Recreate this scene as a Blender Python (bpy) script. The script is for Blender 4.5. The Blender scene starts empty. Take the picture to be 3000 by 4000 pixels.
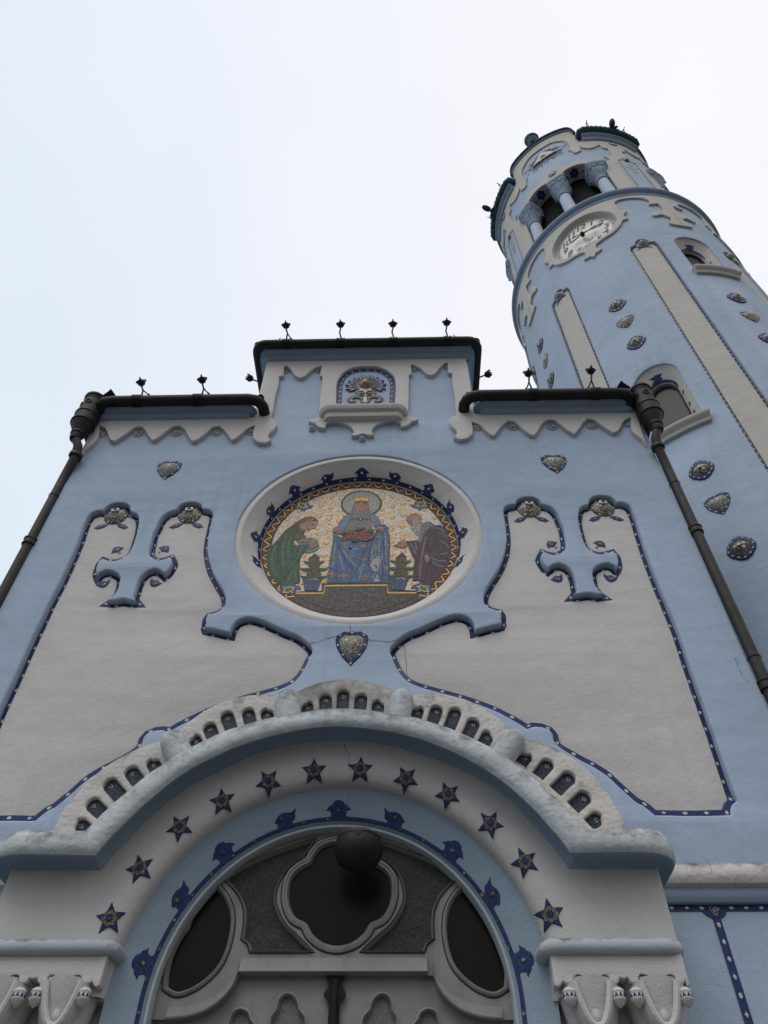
import bpy, bmesh, math, random
import numpy as np
from mathutils import Matrix, Vector, noise
random.seed(7)
SC = bpy.context.scene
COL = SC.collection
# ------------------------------------------------------------------ camera
# Survey frame: x right along the facade, y into the church, z up; the camera
# stands 6 m before the blue facade plane (y = 6) and looks steeply up.
FOC = 2900.0                      # focal length in pixels of a 3000x4000 frame
CAMH = 1.6
_u = np.array([25, 2540, 2900.]); _u /= np.linalg.norm(_u)
_t = -.02
_X = np.array([1, -(25 + 2900 * _t) / 2540, _t]); _X /= np.linalg.norm(_X)
_Y = np.cross(_u, _X)
if _Y[2] < 0: _Y = -_Y
RAYM = np.array([_X, _Y, _u])     # rows: world axes seen in the camera frame
cd = bpy.data.cameras.new('camera'); cam = bpy.data.objects.new('camera', cd); COL.objects.link(cam)
cd.sensor_fit = 'VERTICAL'; cd.sensor_height = 36; cd.sensor_width = 27; cd.lens = 36 * FOC / 4000
cd.clip_start = .05; cd.clip_end = 2000
cx, cy, cz = RAYM[:, 0], RAYM[:, 1], -RAYM[:, 2]
cam.matrix_world = Matrix(((cx[0], cy[0], cz[0], 0), (cx[1], cy[1], cz[1], 0), (cx[2], cy[2], cz[2], CAMH), (0, 0, 0, 1)))
SC.camera = cam
SC.render.resolution_x = 768; SC.render.resolution_y = 1024
# ------------------------------------------------------------------ world, sun, exposure
SUN_EL, SUN_AZ = math.radians(58), math.radians(205)
w = bpy.data.worlds.new('World'); SC.world = w; w.use_nodes = True
nt = w.node_tree; nt.nodes.clear()
out = nt.nodes.new('ShaderNodeOutputWorld'); bg = nt.nodes.new('ShaderNodeBackground')
sky = nt.nodes.new('ShaderNodeTexSky'); sky.sky_type = 'NISHITA'; sky.sun_disc = False
sky.sun_elevation = SUN_EL; sky.sun_rotation = SUN_AZ
tc = nt.nodes.new('ShaderNodeTexCoord'); sep = nt.nodes.new('ShaderNodeSeparateXYZ')
nt.links.new(tc.outputs['Generated'], sep.inputs[0])
# overcast deck: brighter towards the zenith, softly mottled
ramp = nt.nodes.new('ShaderNodeValToRGB'); cr = ramp.color_ramp
cr.elements[0].position = 0.0; cr.elements[0].color = (1.2, 1.2, 1.22, 1)
cr.elements[1].position = 1.0; cr.elements[1].color = (8.7, 8.75, 9.2, 1)
e = cr.elements.new(.22); e.color = (3.7, 3.75, 3.85, 1)
e = cr.elements.new(.42); e.color = (7.3, 7.45, 7.85, 1)
e = cr.elements.new(.70); e.color = (8.6, 8.65, 9.15, 1)
nt.links.new(sep.outputs['Z'], ramp.inputs[0])
noi = nt.nodes.new('ShaderNodeTexNoise'); noi.inputs['Scale'].default_value = 1.7; noi.inputs['Detail'].default_value = 3
nt.links.new(tc.outputs['Generated'], noi.inputs['Vector'])
nr = nt.nodes.new('ShaderNodeMapRange'); nr.inputs[1].default_value = .3; nr.inputs[2].default_value = .7
nr.inputs[3].default_value = .95; nr.inputs[4].default_value = 1.05
nt.links.new(noi.outputs['Fac'], nr.inputs[0])
mul = nt.nodes.new('ShaderNodeVectorMath'); mul.operation = 'SCALE'
nt.links.new(ramp.outputs[0], mul.inputs[0]); nt.links.new(nr.outputs[0], mul.inputs['Scale'])
# thinner, bluer cloud towards the left of the facade (-x)
nb = nt.nodes.new('ShaderNodeMapRange'); nb.inputs[1].default_value = -.42; nb.inputs[2].default_value = .12
nb.inputs[3].default_value = .50; nb.inputs[4].default_value = .03
nt.links.new(sep.outputs['X'], nb.inputs[0])
mixw = nt.nodes.new('ShaderNodeMixRGB')
thin = nt.nodes.new('ShaderNodeMixRGB'); thin.inputs[0].default_value = .8; thin.inputs[2].default_value = (6.3, 7.6, 9.25, 1); nt.links.new(sky.outputs[0], thin.inputs[1])
nt.links.new(nb.outputs[0], mixw.inputs[0])
nt.links.new(mul.outputs[0], mixw.inputs[1]); nt.links.new(thin.outputs[0], mixw.inputs[2])
nt.links.new(mixw.outputs[0], bg.inputs[0]); bg.inputs[1].default_value = .105
nt.links.new(bg.outputs[0], out.inputs[0])
sl = bpy.data.lights.new('sun', 'SUN'); sl.energy = 1.15; sl.angle = math.radians(40); sl.color = (1, .96, .9)
so = bpy.data.objects.new('sun', sl); COL.objects.link(so); so.location = (-8, -20, 40)
so.rotation_euler = (math.radians(90) - SUN_EL, 0, math.radians(180) - SUN_AZ + math.radians(0))
SC.view_settings.view_transform = 'Standard'; SC.view_settings.look = 'None'
SC.view_settings.exposure = .08; SC.view_settings.gamma = 1; SC.view_settings.use_curve_mapping = False
SC.render.engine = 'CYCLES'
# ------------------------------------------------------------------ survey helpers
# Outlines were measured on enlargements (origin and scale in a 3000x4000 frame)
ZM = dict(T1=(1900,460,.36166),T2=(2300,500,.36166),T3=(1900,700,.36166),T4=(2400,880,.36166),T5=(2400,1400,.36166),
 T6=(2100,800,.24111),M1=(1000,1880,.24111),M2=(1400,1880,.24111),N=(1200,1400,.27125),B1=(0,3500,.36166),
 B2=(2100,3600,.3918),L=(1200,3100,.24111),ZA=(1800,400,.72333),ZB=(1900,1000,.66305),ZC=(200,1200,.60277),
 ZD=(900,1200,.63291),ZE=(1700,1300,.60277),ZF=(0,1700,.60277),MD=(900,1750,.63291),R2=(1800,1700,.72333),
 P=(600,2400,.90416),Z4=(0,2700,.72333),Z5=(1800,2700,.72333),D=(500,3100,1.02471),S=(0,0,1))
def ray(px, py): return RAYM @ np.array([px - 1500, 2000 - py, FOC])
def F(n, pts, Y=6.0):
    """points of a plane y = Y parallel to the facade -> (x, z)"""
    a, b, c = ZM[n]; o = []
    for x, y in pts:
        d = ray(a + x * c, b + y * c); k = Y / d[1]; o.append((d[0] * k, d[2] * k + CAMH))
    return o
TC = np.array([6.532, 9.816]); TR = 2.92
def T(n, pts, R=TR):
    """points of the round tower -> (angle in degrees, z)"""
    a, b, c = ZM[n]; o = []
    for x, y in pts:
        d = ray(a + x * c, b + y * c)
        A = d[:2] @ d[:2]; B = -2 * (d[:2] @ TC); D = B * B - 4 * A * (TC @ TC - R * R)
        k = (-B - math.sqrt(max(D, 0))) / 2 / A; q = d * k
        o.append((math.degrees(math.atan2(q[0] - TC[0], -(q[1] - TC[1]))), q[2] + CAMH))
    return o
AX = -.5                                     # symmetry axis of the facade
def mir(pts, ax=AX, tilt=0.0): return [(2 * ax - x, z + tilt * (2 * ax - 2 * x)) for x, z in pts]
# ------------------------------------------------------------------ 2-D curve helpers
def smooth(pts, closed=True, ang=48, step=.03):
    """Catmull-Rom through the points, keeping corners sharper than ang"""
    P = []
    for p in pts:
        if not P or np.hypot(P[-1][0] - p[0], P[-1][1] - p[1]) > .004: P.append(np.array(p, float))
    if closed and np.hypot(*(P[0] - P[-1])) < .004: P.pop()
    n = len(P); o = []
    cor = [False] * n
    for i in range(n):
        if not closed and i in (0, n - 1): cor[i] = True; continue
        a = P[i] - P[i - 1]; b = P[(i + 1) % n] - P[i]
        la, lb = np.linalg.norm(a), np.linalg.norm(b)
        if la < 1e-9 or lb < 1e-9: continue
        if a @ b / la / lb < math.cos(math.radians(ang)): cor[i] = True
    for i in range(n if closed else n - 1):
        p1, p2 = P[i], P[(i + 1) % n]; L = np.linalg.norm(p2 - p1)
        if L < 1e-9: continue
        def tan(j, q):
            if cor[j]: return (p2 - p1) / L
            t_ = P[(j + 1) % n] - P[j - 1]; return t_ / (np.linalg.norm(t_) + 1e-12)
        t1, t2 = tan(i, 0) * L, tan((i + 1) % n, 1) * L
        m = max(1, int(L / step))
        for k in range(m):
            s = k / m
            o.append(tuple((2*s**3-3*s*s+1)*p1 + (s**3-2*s*s+s)*t1 + (-2*s**3+3*s*s)*p2 + (s**3-s*s)*t2))
    if not closed: o.append(tuple(P[-1]))
    return o
def area(l): return .5 * sum(l[i-1][0]*l[i][1] - l[i][0]*l[i-1][1] for i in range(len(l)))
def offset(loop, d):
    """inward offset for positive d (any winding)"""
    s = 1 if area(loop) > 0 else -1; n = len(loop); o = []
    P = [np.array(p) for p in loop]
    for i in range(n):
        a = P[i] - P[i-1]; b = P[(i+1) % n] - P[i]
        a = a / (np.linalg.norm(a) + 1e-12); b = b / (np.linalg.norm(b) + 1e-12)
        na = np.array([-a[1], a[0]]) * s; nb_ = np.array([-b[1], b[0]]) * s
        m = na + nb_; m = m / (np.linalg.norm(m) + 1e-9); c = max(.45, m @ na)
        o.append(tuple(P[i] + m * d / c))
    return o
def clean(loop, win=70):
    """cut out the small self-crossing loops an offset leaves at cusps"""
    L = [tuple(p) for p in loop]; i = 0
    def cross(a, b, c, d):
        r = (b[0]-a[0], b[1]-a[1]); s_ = (d[0]-c[0], d[1]-c[1]); q = r[0]*s_[1]-r[1]*s_[0]
        if abs(q) < 1e-14: return None
        t = ((c[0]-a[0])*s_[1]-(c[1]-a[1])*s_[0])/q; u = ((c[0]-a[0])*r[1]-(c[1]-a[1])*r[0])/q
        return (a[0]+t*r[0], a[1]+t*r[1]) if 0 < t < 1 and 0 < u < 1 else None
    while i < len(L):
        n = len(L); hit = None
        for j in range(min(win, n - 3), 1, -1):
            x = cross(L[i], L[(i+1) % n], L[(i+j) % n], L[(i+j+1) % n])
            if x: hit = (j, x); break
        if hit:
            j, x = hit
            if i + j < n: L = L[:i+1] + [x] + L[i+j+1:]
            else: k = (i + j) % n; L = L[k+1:i+1] + [x]; i = max(0, i - k - 1)
        i += 1
    o = []
    for p in L:
        if not o or math.hypot(p[0]-o[-1][0], p[1]-o[-1][1]) > .003: o.append(p)
    if math.hypot(o[0][0]-o[-1][0], o[0][1]-o[-1][1]) < .003: o.pop()
    return o
def circle(cx_, cz_, r, n=96, a0=0, a1=360, rz=None):
    full = abs(a1 - a0) >= 360
    return [(cx_ + r * math.cos(math.radians(a0 + (a1 - a0) * i / (n if full else n - 1))),
             cz_ + (rz or r) * math.sin(math.radians(a0 + (a1 - a0) * i / (n if full else n - 1)))) for i in range(n)]
def resample(pts, step, closed=True):
    P = [np.array(p) for p in pts] + ([np.array(pts[0])] if closed else [])
    L = [0]
    for a, b in zip(P, P[1:]): L.append(L[-1] + np.linalg.norm(b - a))
    n = max(2, int(round(L[-1] / step))); o = []; j = 0
    for i in range(n if closed else n + 1):
        s = L[-1] * i / n
        while j < len(L) - 2 and L[j + 1] < s: j += 1
        f = (s - L[j]) / max(1e-9, L[j + 1] - L[j]); q = P[j] + (P[j + 1] - P[j]) * f
        t_ = P[j + 1] - P[j]; o.append((q[0], q[1], math.atan2(t_[1], t_[0])))
    return o
# ------------------------------------------------------------------ mapping of flat (a, b, depth) shapes
def FM(Y): return lambda a, b, d: (a, Y - d, b)                       # facade-parallel, depth towards viewer
def TM(R): return lambda s, z, d: (TC[0] + (R + d) * math.sin(s / TR), TC[1] - (R + d) * math.cos(s / TR), z)
def deg2s(l): return [(math.radians(a) * TR, z) for a, z in l]
# ------------------------------------------------------------------ mesh builders
class MB:
    def __init__(s): s.v = []; s.f = []; s.m = []
    def add(s, v, f, m=0):
        o = len(s.v); s.v += [tuple(p) for p in v]; s.f += [tuple(i + o for i in q) for q in f]; s.m += [m] * len(f); return s
    def grid(s, rows, closed=False, m=0, flip=False):
        """rows of equal-length point lists -> quads"""
        n = len(rows[0]); v = [p for r in rows for p in r]; f = []
        for i in range(len(rows) - 1):
            for j in range(n if closed else n - 1):
                a, b = i * n + j, i * n + (j + 1) % n
                q = (a, b, b + n, a + n); f.append(q[::-1] if flip else q)
        return s.add(v, f, m)
    def fan(s, ring, m=0, flip=False):
        n = len(ring); f = tuple(range(n)); s.add(ring, [f[::-1] if flip else f], m); return s
    def box(s, x0, x1, y0, y1, z0, z1, m=0):
        v = [(x, y, z) for z in (z0, z1) for y in (y0, y1) for x in (x0, x1)]
        return s.add(v, [(0,2,3,1),(4,5,7,6),(0,1,5,4),(1,3,7,5),(3,2,6,7),(2,0,4,6)], m)
    def tube(s, path, r, n=10, m=0, caps=True, rs=None):
        P = [Vector(p) for p in path]; rows = []; up = None
        for i, p in enumerate(P):
            t_ = (P[min(i+1, len(P)-1)] - P[max(i-1, 0)]).normalized()
            if up is None: up = Vector((0,0,1)) if abs(t_.z) < .9 else Vector((1,0,0))
            x = t_.cross(up).normalized(); up = x.cross(t_).normalized()
            rr = rs[i] if rs else r
            rows.append([tuple(p + (x * math.cos(k*2*math.pi/n) + up * math.sin(k*2*math.pi/n)) * rr) for k in range(n)])
        s.grid(rows, True, m)
        if caps: s.fan(rows[0], m, False); s.fan(rows[-1], m, True)
        return s
    def lathe(s, prof, c=(0,0,0), n=20, m=0, axis=None):
        """profile of (r, h) turned about an axis through c (z unless given)"""
        ax = Vector(axis or (0,0,1)).normalized(); u = ax.orthogonal().normalized(); v = ax.cross(u); C = Vector(c); rows = []
        for r, h in prof:
            rows.append([tuple(C + ax*h + (u*math.cos(k*2*math.pi/n) + v*math.sin(k*2*math.pi/n))*max(r, 1e-4)) for k in range(n)])
        return s.grid(rows, True, m)
    def mesh(s, name, mats, smooth_=True, sharp=35):
        me = bpy.data.meshes.new(name); me.from_pydata(s.v, [], s.f)
        for mt in mats: me.materials.append(mt)
        for p, k in zip(me.polygons, s.m): p.material_index = k
        bm = bmesh.new(); bm.from_mesh(me); bmesh.ops.remove_doubles(bm, verts=bm.verts, dist=1e-5)
        bmesh.ops.recalc_face_normals(bm, faces=bm.faces); bm.to_mesh(me); bm.free()
        if smooth_:
            me.polygons.foreach_set('use_smooth', [True] * len(me.polygons)); me.set_sharp_from_angle(angle=math.radians(sharp))
        return me
def flat_solid(loops, th, bevel=0.0, res=2):
    """filled outline (extra loops are holes) of thickness th, front at depth 0 -> verts, faces"""
    cu = bpy.data.curves.new('c', 'CURVE'); cu.dimensions = '2D'; cu.fill_mode = 'BOTH'
    cu.extrude = max(th / 2 - bevel, 0); cu.bevel_depth = bevel; cu.bevel_resolution = res; cu.offset = -bevel
    for l in loops:
        sp = cu.splines.new('POLY'); sp.points.add(len(l) - 1); sp.use_cyclic_u = True
        for p, q in zip(sp.points, l): p.co = (q[0], q[1], 0, 1)
    o = bpy.data.objects.new('c', cu); COL.objects.link(o)
    me = bpy.data.meshes.new_from_object(o.evaluated_get(bpy.context.evaluated_depsgraph_get()))
    bm = bmesh.new(); bm.from_mesh(me); bmesh.ops.remove_doubles(bm, verts=bm.verts, dist=1e-6)
    bpy.data.objects.remove(o); bpy.data.curves.remove(cu); bpy.data.meshes.remove(me)
    return bm
def plate(mb, loops, th, mp, bevel=0.0, m=0, slices=None, back=False, res=2):
    """solid plate whose front lies at depth 0 of the mapping; slices = a-spacing for curved walls"""
    bm = flat_solid(loops, th, bevel, res)
    if slices:
        xs = [v.co.x for v in bm.verts]; x0, x1 = min(xs), max(xs); x = math.floor(x0 / slices) * slices + slices
        while x < x1:
            bmesh.ops.bisect_plane(bm, geom=bm.verts[:] + bm.edges[:] + bm.faces[:], plane_co=(x, 0, 0), plane_no=(1, 0, 0)); x += slices
    bm.verts.ensure_lookup_table(); bm.verts.index_update()
    if not back:
        for f in [f for f in bm.faces if all(v.co.z < -th / 2 + 1e-4 for v in f.verts)]: bm.faces.remove(f)
    bm.verts.index_update()
    mb.add([mp(v.co.x, v.co.y, v.co.z - th / 2) for v in bm.verts], [[v.index for v in f.verts] for f in bm.faces], m)
    bm.free(); return mb
def strip(mb, la, lb, mp, da=0, db=0, m=0, closed=True):
    return mb.grid([[mp(a, b, da) for a, b in la], [mp(a, b, db) for a, b in lb]], closed, m)
def dots(mb, loop, step, mp, w_, m=0, d=.006, closed=True, skip=0, alt=True):
    """raised pale tesserae, ovals and diamonds in turn, along a line"""
    for i, (a, b, t_) in enumerate(resample(loop, step, closed)):
        n = 4 if (alt and i % 2) else 8; c, s_ = math.cos(t_), math.sin(t_)
        ring = []; top = []
        for k in range(n):
            q = 2 * math.pi * k / n; u = math.cos(q) * w_ * (1.15 if n == 8 else 1.3); v = math.sin(q) * w_ * (.8 if n == 8 else .85)
            ring.append(mp(a + u * c - v * s_, b + u * s_ + v * c, 0)); top.append(mp(a + .75*(u * c - v * s_), b + .75*(u * s_ + v * c), d))
        mb.grid([ring, top], True, m); mb.fan(top, m)
    return mb
def dome(mb, loop, mp, h, m=0, k=5, d0=0.0, flat=.0):
    """bulging cap over an outline"""
    c = np.mean(np.array(loop), 0); rows = []
    for i in range(k + 1):
        s = 1 - i / k; s = max(s, .02)
        rows.append([mp(c[0] + (a - c[0]) * s, c[1] + (b - c[1]) * s, d0 + h * (1 - s ** 2.2)) for a, b in loop])
    mb.grid(rows, True, m); mb.fan(rows[-1], m); return mb
# ------------------------------------------------------------------ objects
HAND = {'wall', 'wall_panel', 'mosaic_border', 'frieze', 'hood_cove', 'hood_roll', 'crest_segment', 'niche_tile', 'bolster', 'clock_frieze', 'belfry_facing'}
HANDY = {'hood_cove', 'hood_roll'}
def empty(name, loc, label=None, cat=None, group=None):
    o = bpy.data.objects.new(name, None); o.empty_display_size = .2; COL.objects.link(o); o.location = loc
    tag(o, label, cat, group); return o
def tag(o, label=None, cat=None, group=None, kind=None):
    for k, v in (('label', label), ('category', cat), ('group', group), ('kind', kind)):
        if v: o[k] = v
    return o
def put(name, mb, mats, parent=None, label=None, smooth_=True, sharp=35):
    """link a mesh built in survey coordinates as one object"""
    if not isinstance(mats, (list, tuple)): mats = [mats]
    if name in HAND:                      # hand-laid plaster: edges wander by about a centimetre
        for i, (x, y, z) in enumerate(mb.v):
            p = Vector((x, y * .3, z)); a = noise.noise_vector(p * 1.7) * .011 + noise.noise_vector(p * 6.3) * .0045
            mb.v[i] = (x + a.x, y + (a.y if name in HANDY else 0), z + a.z)
    o = bpy.data.objects.new(name, mb.mesh(name, mats, smooth_, sharp)); COL.objects.link(o)
    if parent is not None:
        o.parent = parent; q = Vector((0, 0, 0)); r = parent
        while r is not None: q += Vector(r.location); r = r.parent
        o.location = -q
    if label: o['label'] = label
    return o
# ------------------------------------------------------------------ materials
def mat(name, col, rough=.85, metal=0.0, spec=.3, var=.08, vscale=1.5, bump=.0, bscale=60, col2=None, streak=0.0, streak_col=None,
        dirt=None, dirt_amt=0.0, dirt_scale=6, speck=0.0, grain=0.0):
    m = bpy.data.materials.new(name); m.use_nodes = True; n = m.node_tree.nodes; l = m.node_tree.links
    b = n['Principled BSDF']; b.inputs['Roughness'].default_value = rough; b.inputs['Metallic'].default_value = metal
    b.inputs['Specular IOR Level'].default_value = spec
    tc_ = n.new('ShaderNodeTexCoord'); src = tc_.outputs['Object']
    n1 = n.new('ShaderNodeTexNoise'); n1.inputs['Scale'].default_value = vscale; n1.inputs['Detail'].default_value = 6; n1.inputs['Roughness'].default_value = .62
    l.new(src, n1.inputs['Vector'])
    r1 = n.new('ShaderNodeMapRange'); r1.inputs[1].default_value = .25; r1.inputs[2].default_value = .75
    l.new(n1.outputs['Fac'], r1.inputs[0])
    mx = n.new('ShaderNodeMixRGB'); c = np.array(col)
    lo = tuple(c * (1 - var)) + (1,); hi = tuple(np.minimum(c * (1 + var), 1)) + (1,)
    if col2: lo = tuple(col) + (1,); hi = tuple(col2) + (1,)
    mx.inputs[1].default_value = lo; mx.inputs[2].default_value = hi; l.new(r1.outputs[0], mx.inputs[0]); last = mx.outputs[0]
    if streak:
        mp_ = n.new('ShaderNodeMapping'); mp_.inputs['Scale'].default_value = (7, 7, .22); l.new(src, mp_.inputs[0])
        n2 = n.new('ShaderNodeTexNoise'); n2.inputs['Scale'].default_value = 2.2; n2.inputs['Detail'].default_value = 4; l.new(mp_.outputs[0], n2.inputs['Vector'])
        n3 = n.new('ShaderNodeTexNoise'); n3.inputs['Scale'].default_value = .9; n3.inputs['Detail'].default_value = 2; l.new(src, n3.inputs['Vector'])
        mm = n.new('ShaderNodeMath'); mm.operation = 'MULTIPLY'; l.new(n2.outputs['Fac'], mm.inputs[0]); l.new(n3.outputs['Fac'], mm.inputs[1])
        r2 = n.new('ShaderNodeMapRange'); r2.inputs[1].default_value = .26; r2.inputs[2].default_value = .45; r2.inputs[4].default_value = streak; l.new(mm.outputs[0], r2.inputs[0])
        mx2 = n.new('ShaderNodeMixRGB'); mx2.inputs[2].default_value = tuple(streak_col or c * .55) + (1,); l.new(last, mx2.inputs[1]); l.new(r2.outputs[0], mx2.inputs[0]); last = mx2.outputs[0]
    if dirt:
        # grime settles on faces turned to the sky, broken up by noise
        ge = n.new('ShaderNodeNewGeometry'); sx = n.new('ShaderNodeSeparateXYZ'); l.new(ge.outputs['Normal'], sx.inputs[0])
        n4 = n.new('ShaderNodeTexNoise'); n4.inputs['Scale'].default_value = dirt_scale; n4.inputs['Detail'].default_value = 8; n4.inputs['Roughness'].default_value = .7; l.new(src, n4.inputs['Vector'])
        ad = n.new('ShaderNodeMath'); ad.operation = 'MULTIPLY_ADD'; ad.inputs[1].default_value = .30; l.new(sx.outputs['Z'], ad.inputs[0]); l.new(n4.outputs['Fac'], ad.inputs[2])
        r3 = n.new('ShaderNodeMapRange'); r3.inputs[1].default_value = .62 - .22 * dirt_amt; r3.inputs[2].default_value = .80 - .1 * dirt_amt; r3.inputs[4].default_value = .9; l.new(ad.outputs[0], r3.inputs[0])
        mx3 = n.new('ShaderNodeMixRGB'); mx3.inputs[2].default_value = tuple(dirt) + (1,); l.new(last, mx3.inputs[1]); l.new(r3.outputs[0], mx3.inputs[0]); last = mx3.outputs[0]
    if speck:
        vo = n.new('ShaderNodeTexNoise'); vo.inputs['Scale'].default_value = 26; vo.inputs['Detail'].default_value = 2; l.new(src, vo.inputs['Vector'])
        r4 = n.new('ShaderNodeMapRange'); r4.inputs[1].default_value = .72; r4.inputs[2].default_value = .76; r4.inputs[4].default_value = speck; l.new(vo.outputs['Fac'], r4.inputs[0])
        mx4 = n.new('ShaderNodeMixRGB'); mx4.inputs[2].default_value = (.05, .05, .05, 1); l.new(last, mx4.inputs[1]); l.new(r4.outputs[0], mx4.inputs[0]); last = mx4.outputs[0]
    if grain:
        # fine lime grain and long trowel sweeps
        g1 = n.new('ShaderNodeTexNoise'); g1.inputs['Scale'].default_value = 34; g1.inputs['Detail'].default_value = 6; g1.inputs['Roughness'].default_value = .7; l.new(src, g1.inputs['Vector'])
        gm = n.new('ShaderNodeMapping'); gm.inputs['Scale'].default_value = (1.1, 1.1, 5.5); gm.inputs['Rotation'].default_value = (0, .12, 0); l.new(src, gm.inputs[0])
        g2 = n.new('ShaderNodeTexNoise'); g2.inputs['Scale'].default_value = 1.6; g2.inputs['Detail'].default_value = 7; g2.inputs['Roughness'].default_value = .68; g2.inputs['Distortion'].default_value = .6; l.new(gm.outputs[0], g2.inputs['Vector'])
        ga = n.new('ShaderNodeMath'); ga.operation = 'MULTIPLY_ADD'; ga.inputs[1].default_value = 1.6; l.new(g2.outputs['Fac'], ga.inputs[0]); l.new(g1.outputs['Fac'], ga.inputs[2])
        gr_ = n.new('ShaderNodeMapRange'); gr_.inputs[1].default_value = .85; gr_.inputs[2].default_value = 1.75; gr_.inputs[3].default_value = 1 - grain; gr_.inputs[4].default_value = 1 + grain; l.new(ga.outputs[0], gr_.inputs[0])
        gv = n.new('ShaderNodeVectorMath'); gv.operation = 'SCALE'; l.new(last, gv.inputs[0]); l.new(gr_.outputs[0], gv.inputs['Scale']); last = gv.outputs[0]
    l.new(last, b.inputs['Base Color'])
    if bump:
        n5 = n.new('ShaderNodeTexNoise'); n5.inputs['Scale'].default_value = bscale; n5.inputs['Detail'].default_value = 4; l.new(src, n5.inputs['Vector'])
        n6 = n.new('ShaderNodeTexNoise'); n6.inputs['Scale'].default_value = 4; n6.inputs['Detail'].default_value = 3; l.new(src, n6.inputs['Vector'])
        a6 = n.new('ShaderNodeMath'); a6.operation = 'MULTIPLY_ADD'; a6.inputs[1].default_value = 4.0; l.new(n6.outputs['Fac'], a6.inputs[0]); l.new(n5.outputs['Fac'], a6.inputs[2])
        bp = n.new('ShaderNodeBump'); bp.inputs['Strength'].default_value = bump; bp.inputs['Distance'].default_value = .01; l.new(a6.outputs[0], bp.inputs['Height'])
        l.new(bp.outputs[0], b.inputs['Normal'])
    return m
def tile(name, col, var=.35, size=.014, grout=(.06, .06, .06), rough=.25, metal=0.0, gw=.10, hue=None, edge=True):
    """tesserae: Voronoi cells with dark joints and per-stone colour"""
    m = bpy.data.materials.new(name); m.use_nodes = True; n = m.node_tree.nodes; l = m.node_tree.links
    b = n['Principled BSDF']; b.inputs['Metallic'].default_value = metal; b.inputs['Specular IOR Level'].default_value = .18
    tc_ = n.new('ShaderNodeTexCoord'); v = n.new('ShaderNodeTexVoronoi'); v.inputs['Scale'].default_value = 1 / size; v.inputs['Randomness'].default_value = .7
    l.new(tc_.outputs['Object'], v.inputs['Vector'])
    ve = n.new('ShaderNodeTexVoronoi'); ve.feature = 'DISTANCE_TO_EDGE'; ve.inputs['Scale'].default_value = 1 / size; ve.inputs['Randomness'].default_value = .7
    l.new(tc_.outputs['Object'], ve.inputs['Vector'])
    sx = n.new('ShaderNodeSeparateXYZ'); l.new(v.outputs['Color'], sx.inputs[0])
    mx = n.new('ShaderNodeMixRGB'); c = np.array(col)
    mx.inputs[1].default_value = tuple(c * (1 - var)) + (1,); mx.inputs[2].default_value = tuple(np.minimum(hue if hue else c * (1 + var), 1)) + (1,)
    l.new(sx.outputs['X'], mx.inputs[0])
    rr = n.new('ShaderNodeMapRange'); rr.inputs[1].default_value = gw * .5; rr.inputs[2].default_value = gw; l.new(ve.outputs['Distance'], rr.inputs[0])
    m2 = n.new('ShaderNodeMixRGB'); m2.inputs[1].default_value = tuple(grout) + (1,); l.new(rr.outputs[0], m2.inputs[0]); l.new(mx.outputs[0], m2.inputs[2])
    l.new(m2.outputs[0], b.inputs['Base Color'])
    ro = n.new('ShaderNodeMapRange'); ro.inputs[3].default_value = rough; ro.inputs[4].default_value = min(1, rough + .3); l.new(sx.outputs['Y'], ro.inputs[0]); l.new(ro.outputs[0], b.inputs['Roughness'])
    bp = n.new('ShaderNodeBump'); bp.inputs['Strength'].default_value = .35; bp.inputs['Distance'].default_value = .002
    ad = n.new('ShaderNodeMath'); ad.operation = 'MULTIPLY_ADD'; ad.inputs[1].default_value = .6; l.new(sx.outputs['Z'], ad.inputs[0]); l.new(rr.outputs[0], ad.inputs[2])
    l.new(ad.outputs[0], bp.inputs['Height']); l.new(bp.outputs[0], b.inputs['Normal'])
    return m
def glass(name, col=(.01, .01, .012), rough=.12, bscale=0, bump=.3):
    m = bpy.data.materials.new(name); m.use_nodes = True; n = m.node_tree.nodes; l = m.node_tree.links; b = n['Principled BSDF']
    b.inputs['Base Color'].default_value = tuple(col) + (1,); b.inputs['Roughness'].default_value = rough; b.inputs['Specular IOR Level'].default_value = .12
    tc_ = n.new('ShaderNodeTexCoord'); no = n.new('ShaderNodeTexNoise'); no.inputs['Scale'].default_value = bscale or 3; l.new(tc_.outputs['Object'], no.inputs['Vector'])
    if bscale: no.inputs['Detail'].default_value = 1
    bp = n.new('ShaderNodeBump'); bp.inputs['Strength'].default_value = bump; bp.inputs['Distance'].default_value = .01; l.new(no.outputs['Fac'], bp.inputs['Height']); l.new(bp.outputs[0], b.inputs['Normal'])
    return m
BLUE = mat('blue plaster', (.345, .425, .53), grain=.05, speck=.10, var=.08, vscale=.9, bump=.4, bscale=90, streak=.42, streak_col=(.26, .33, .42))
CREAM = mat('cream plaster', (.53, .508, .487), grain=.035, speck=.12, var=.045, vscale=.9, bump=.4, bscale=80, streak=.18, streak_col=(.37, .355, .34))
CREAMW = mat('weathered cream plaster', grain=.12, col=(.53, .50, .47), var=.07, vscale=2, bump=.6, bscale=32, dirt=(.09, .087, .078), dirt_amt=.30, dirt_scale=5)
CREAMD = mat('mossy cream plaster', (.46, .44, .41), var=.1, vscale=2.5, bump=.4, bscale=45, dirt=(.055, .052, .045), dirt_amt=1.15, dirt_scale=5)
PALE = mat('weathered pale blue plaster', grain=.12, col=(.44, .47, .48), var=.12, vscale=3, bump=.7, bscale=28, dirt=(.15, .15, .13), dirt_amt=.30, dirt_scale=7, streak=.4, streak_col=(.25, .28, .28))
PALE2 = mat('pale blue roll plaster', (.39, .43, .45), var=.08, vscale=3, bump=.3, bscale=45, dirt=(.13, .15, .13), dirt_amt=-.3, dirt_scale=9)
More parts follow.
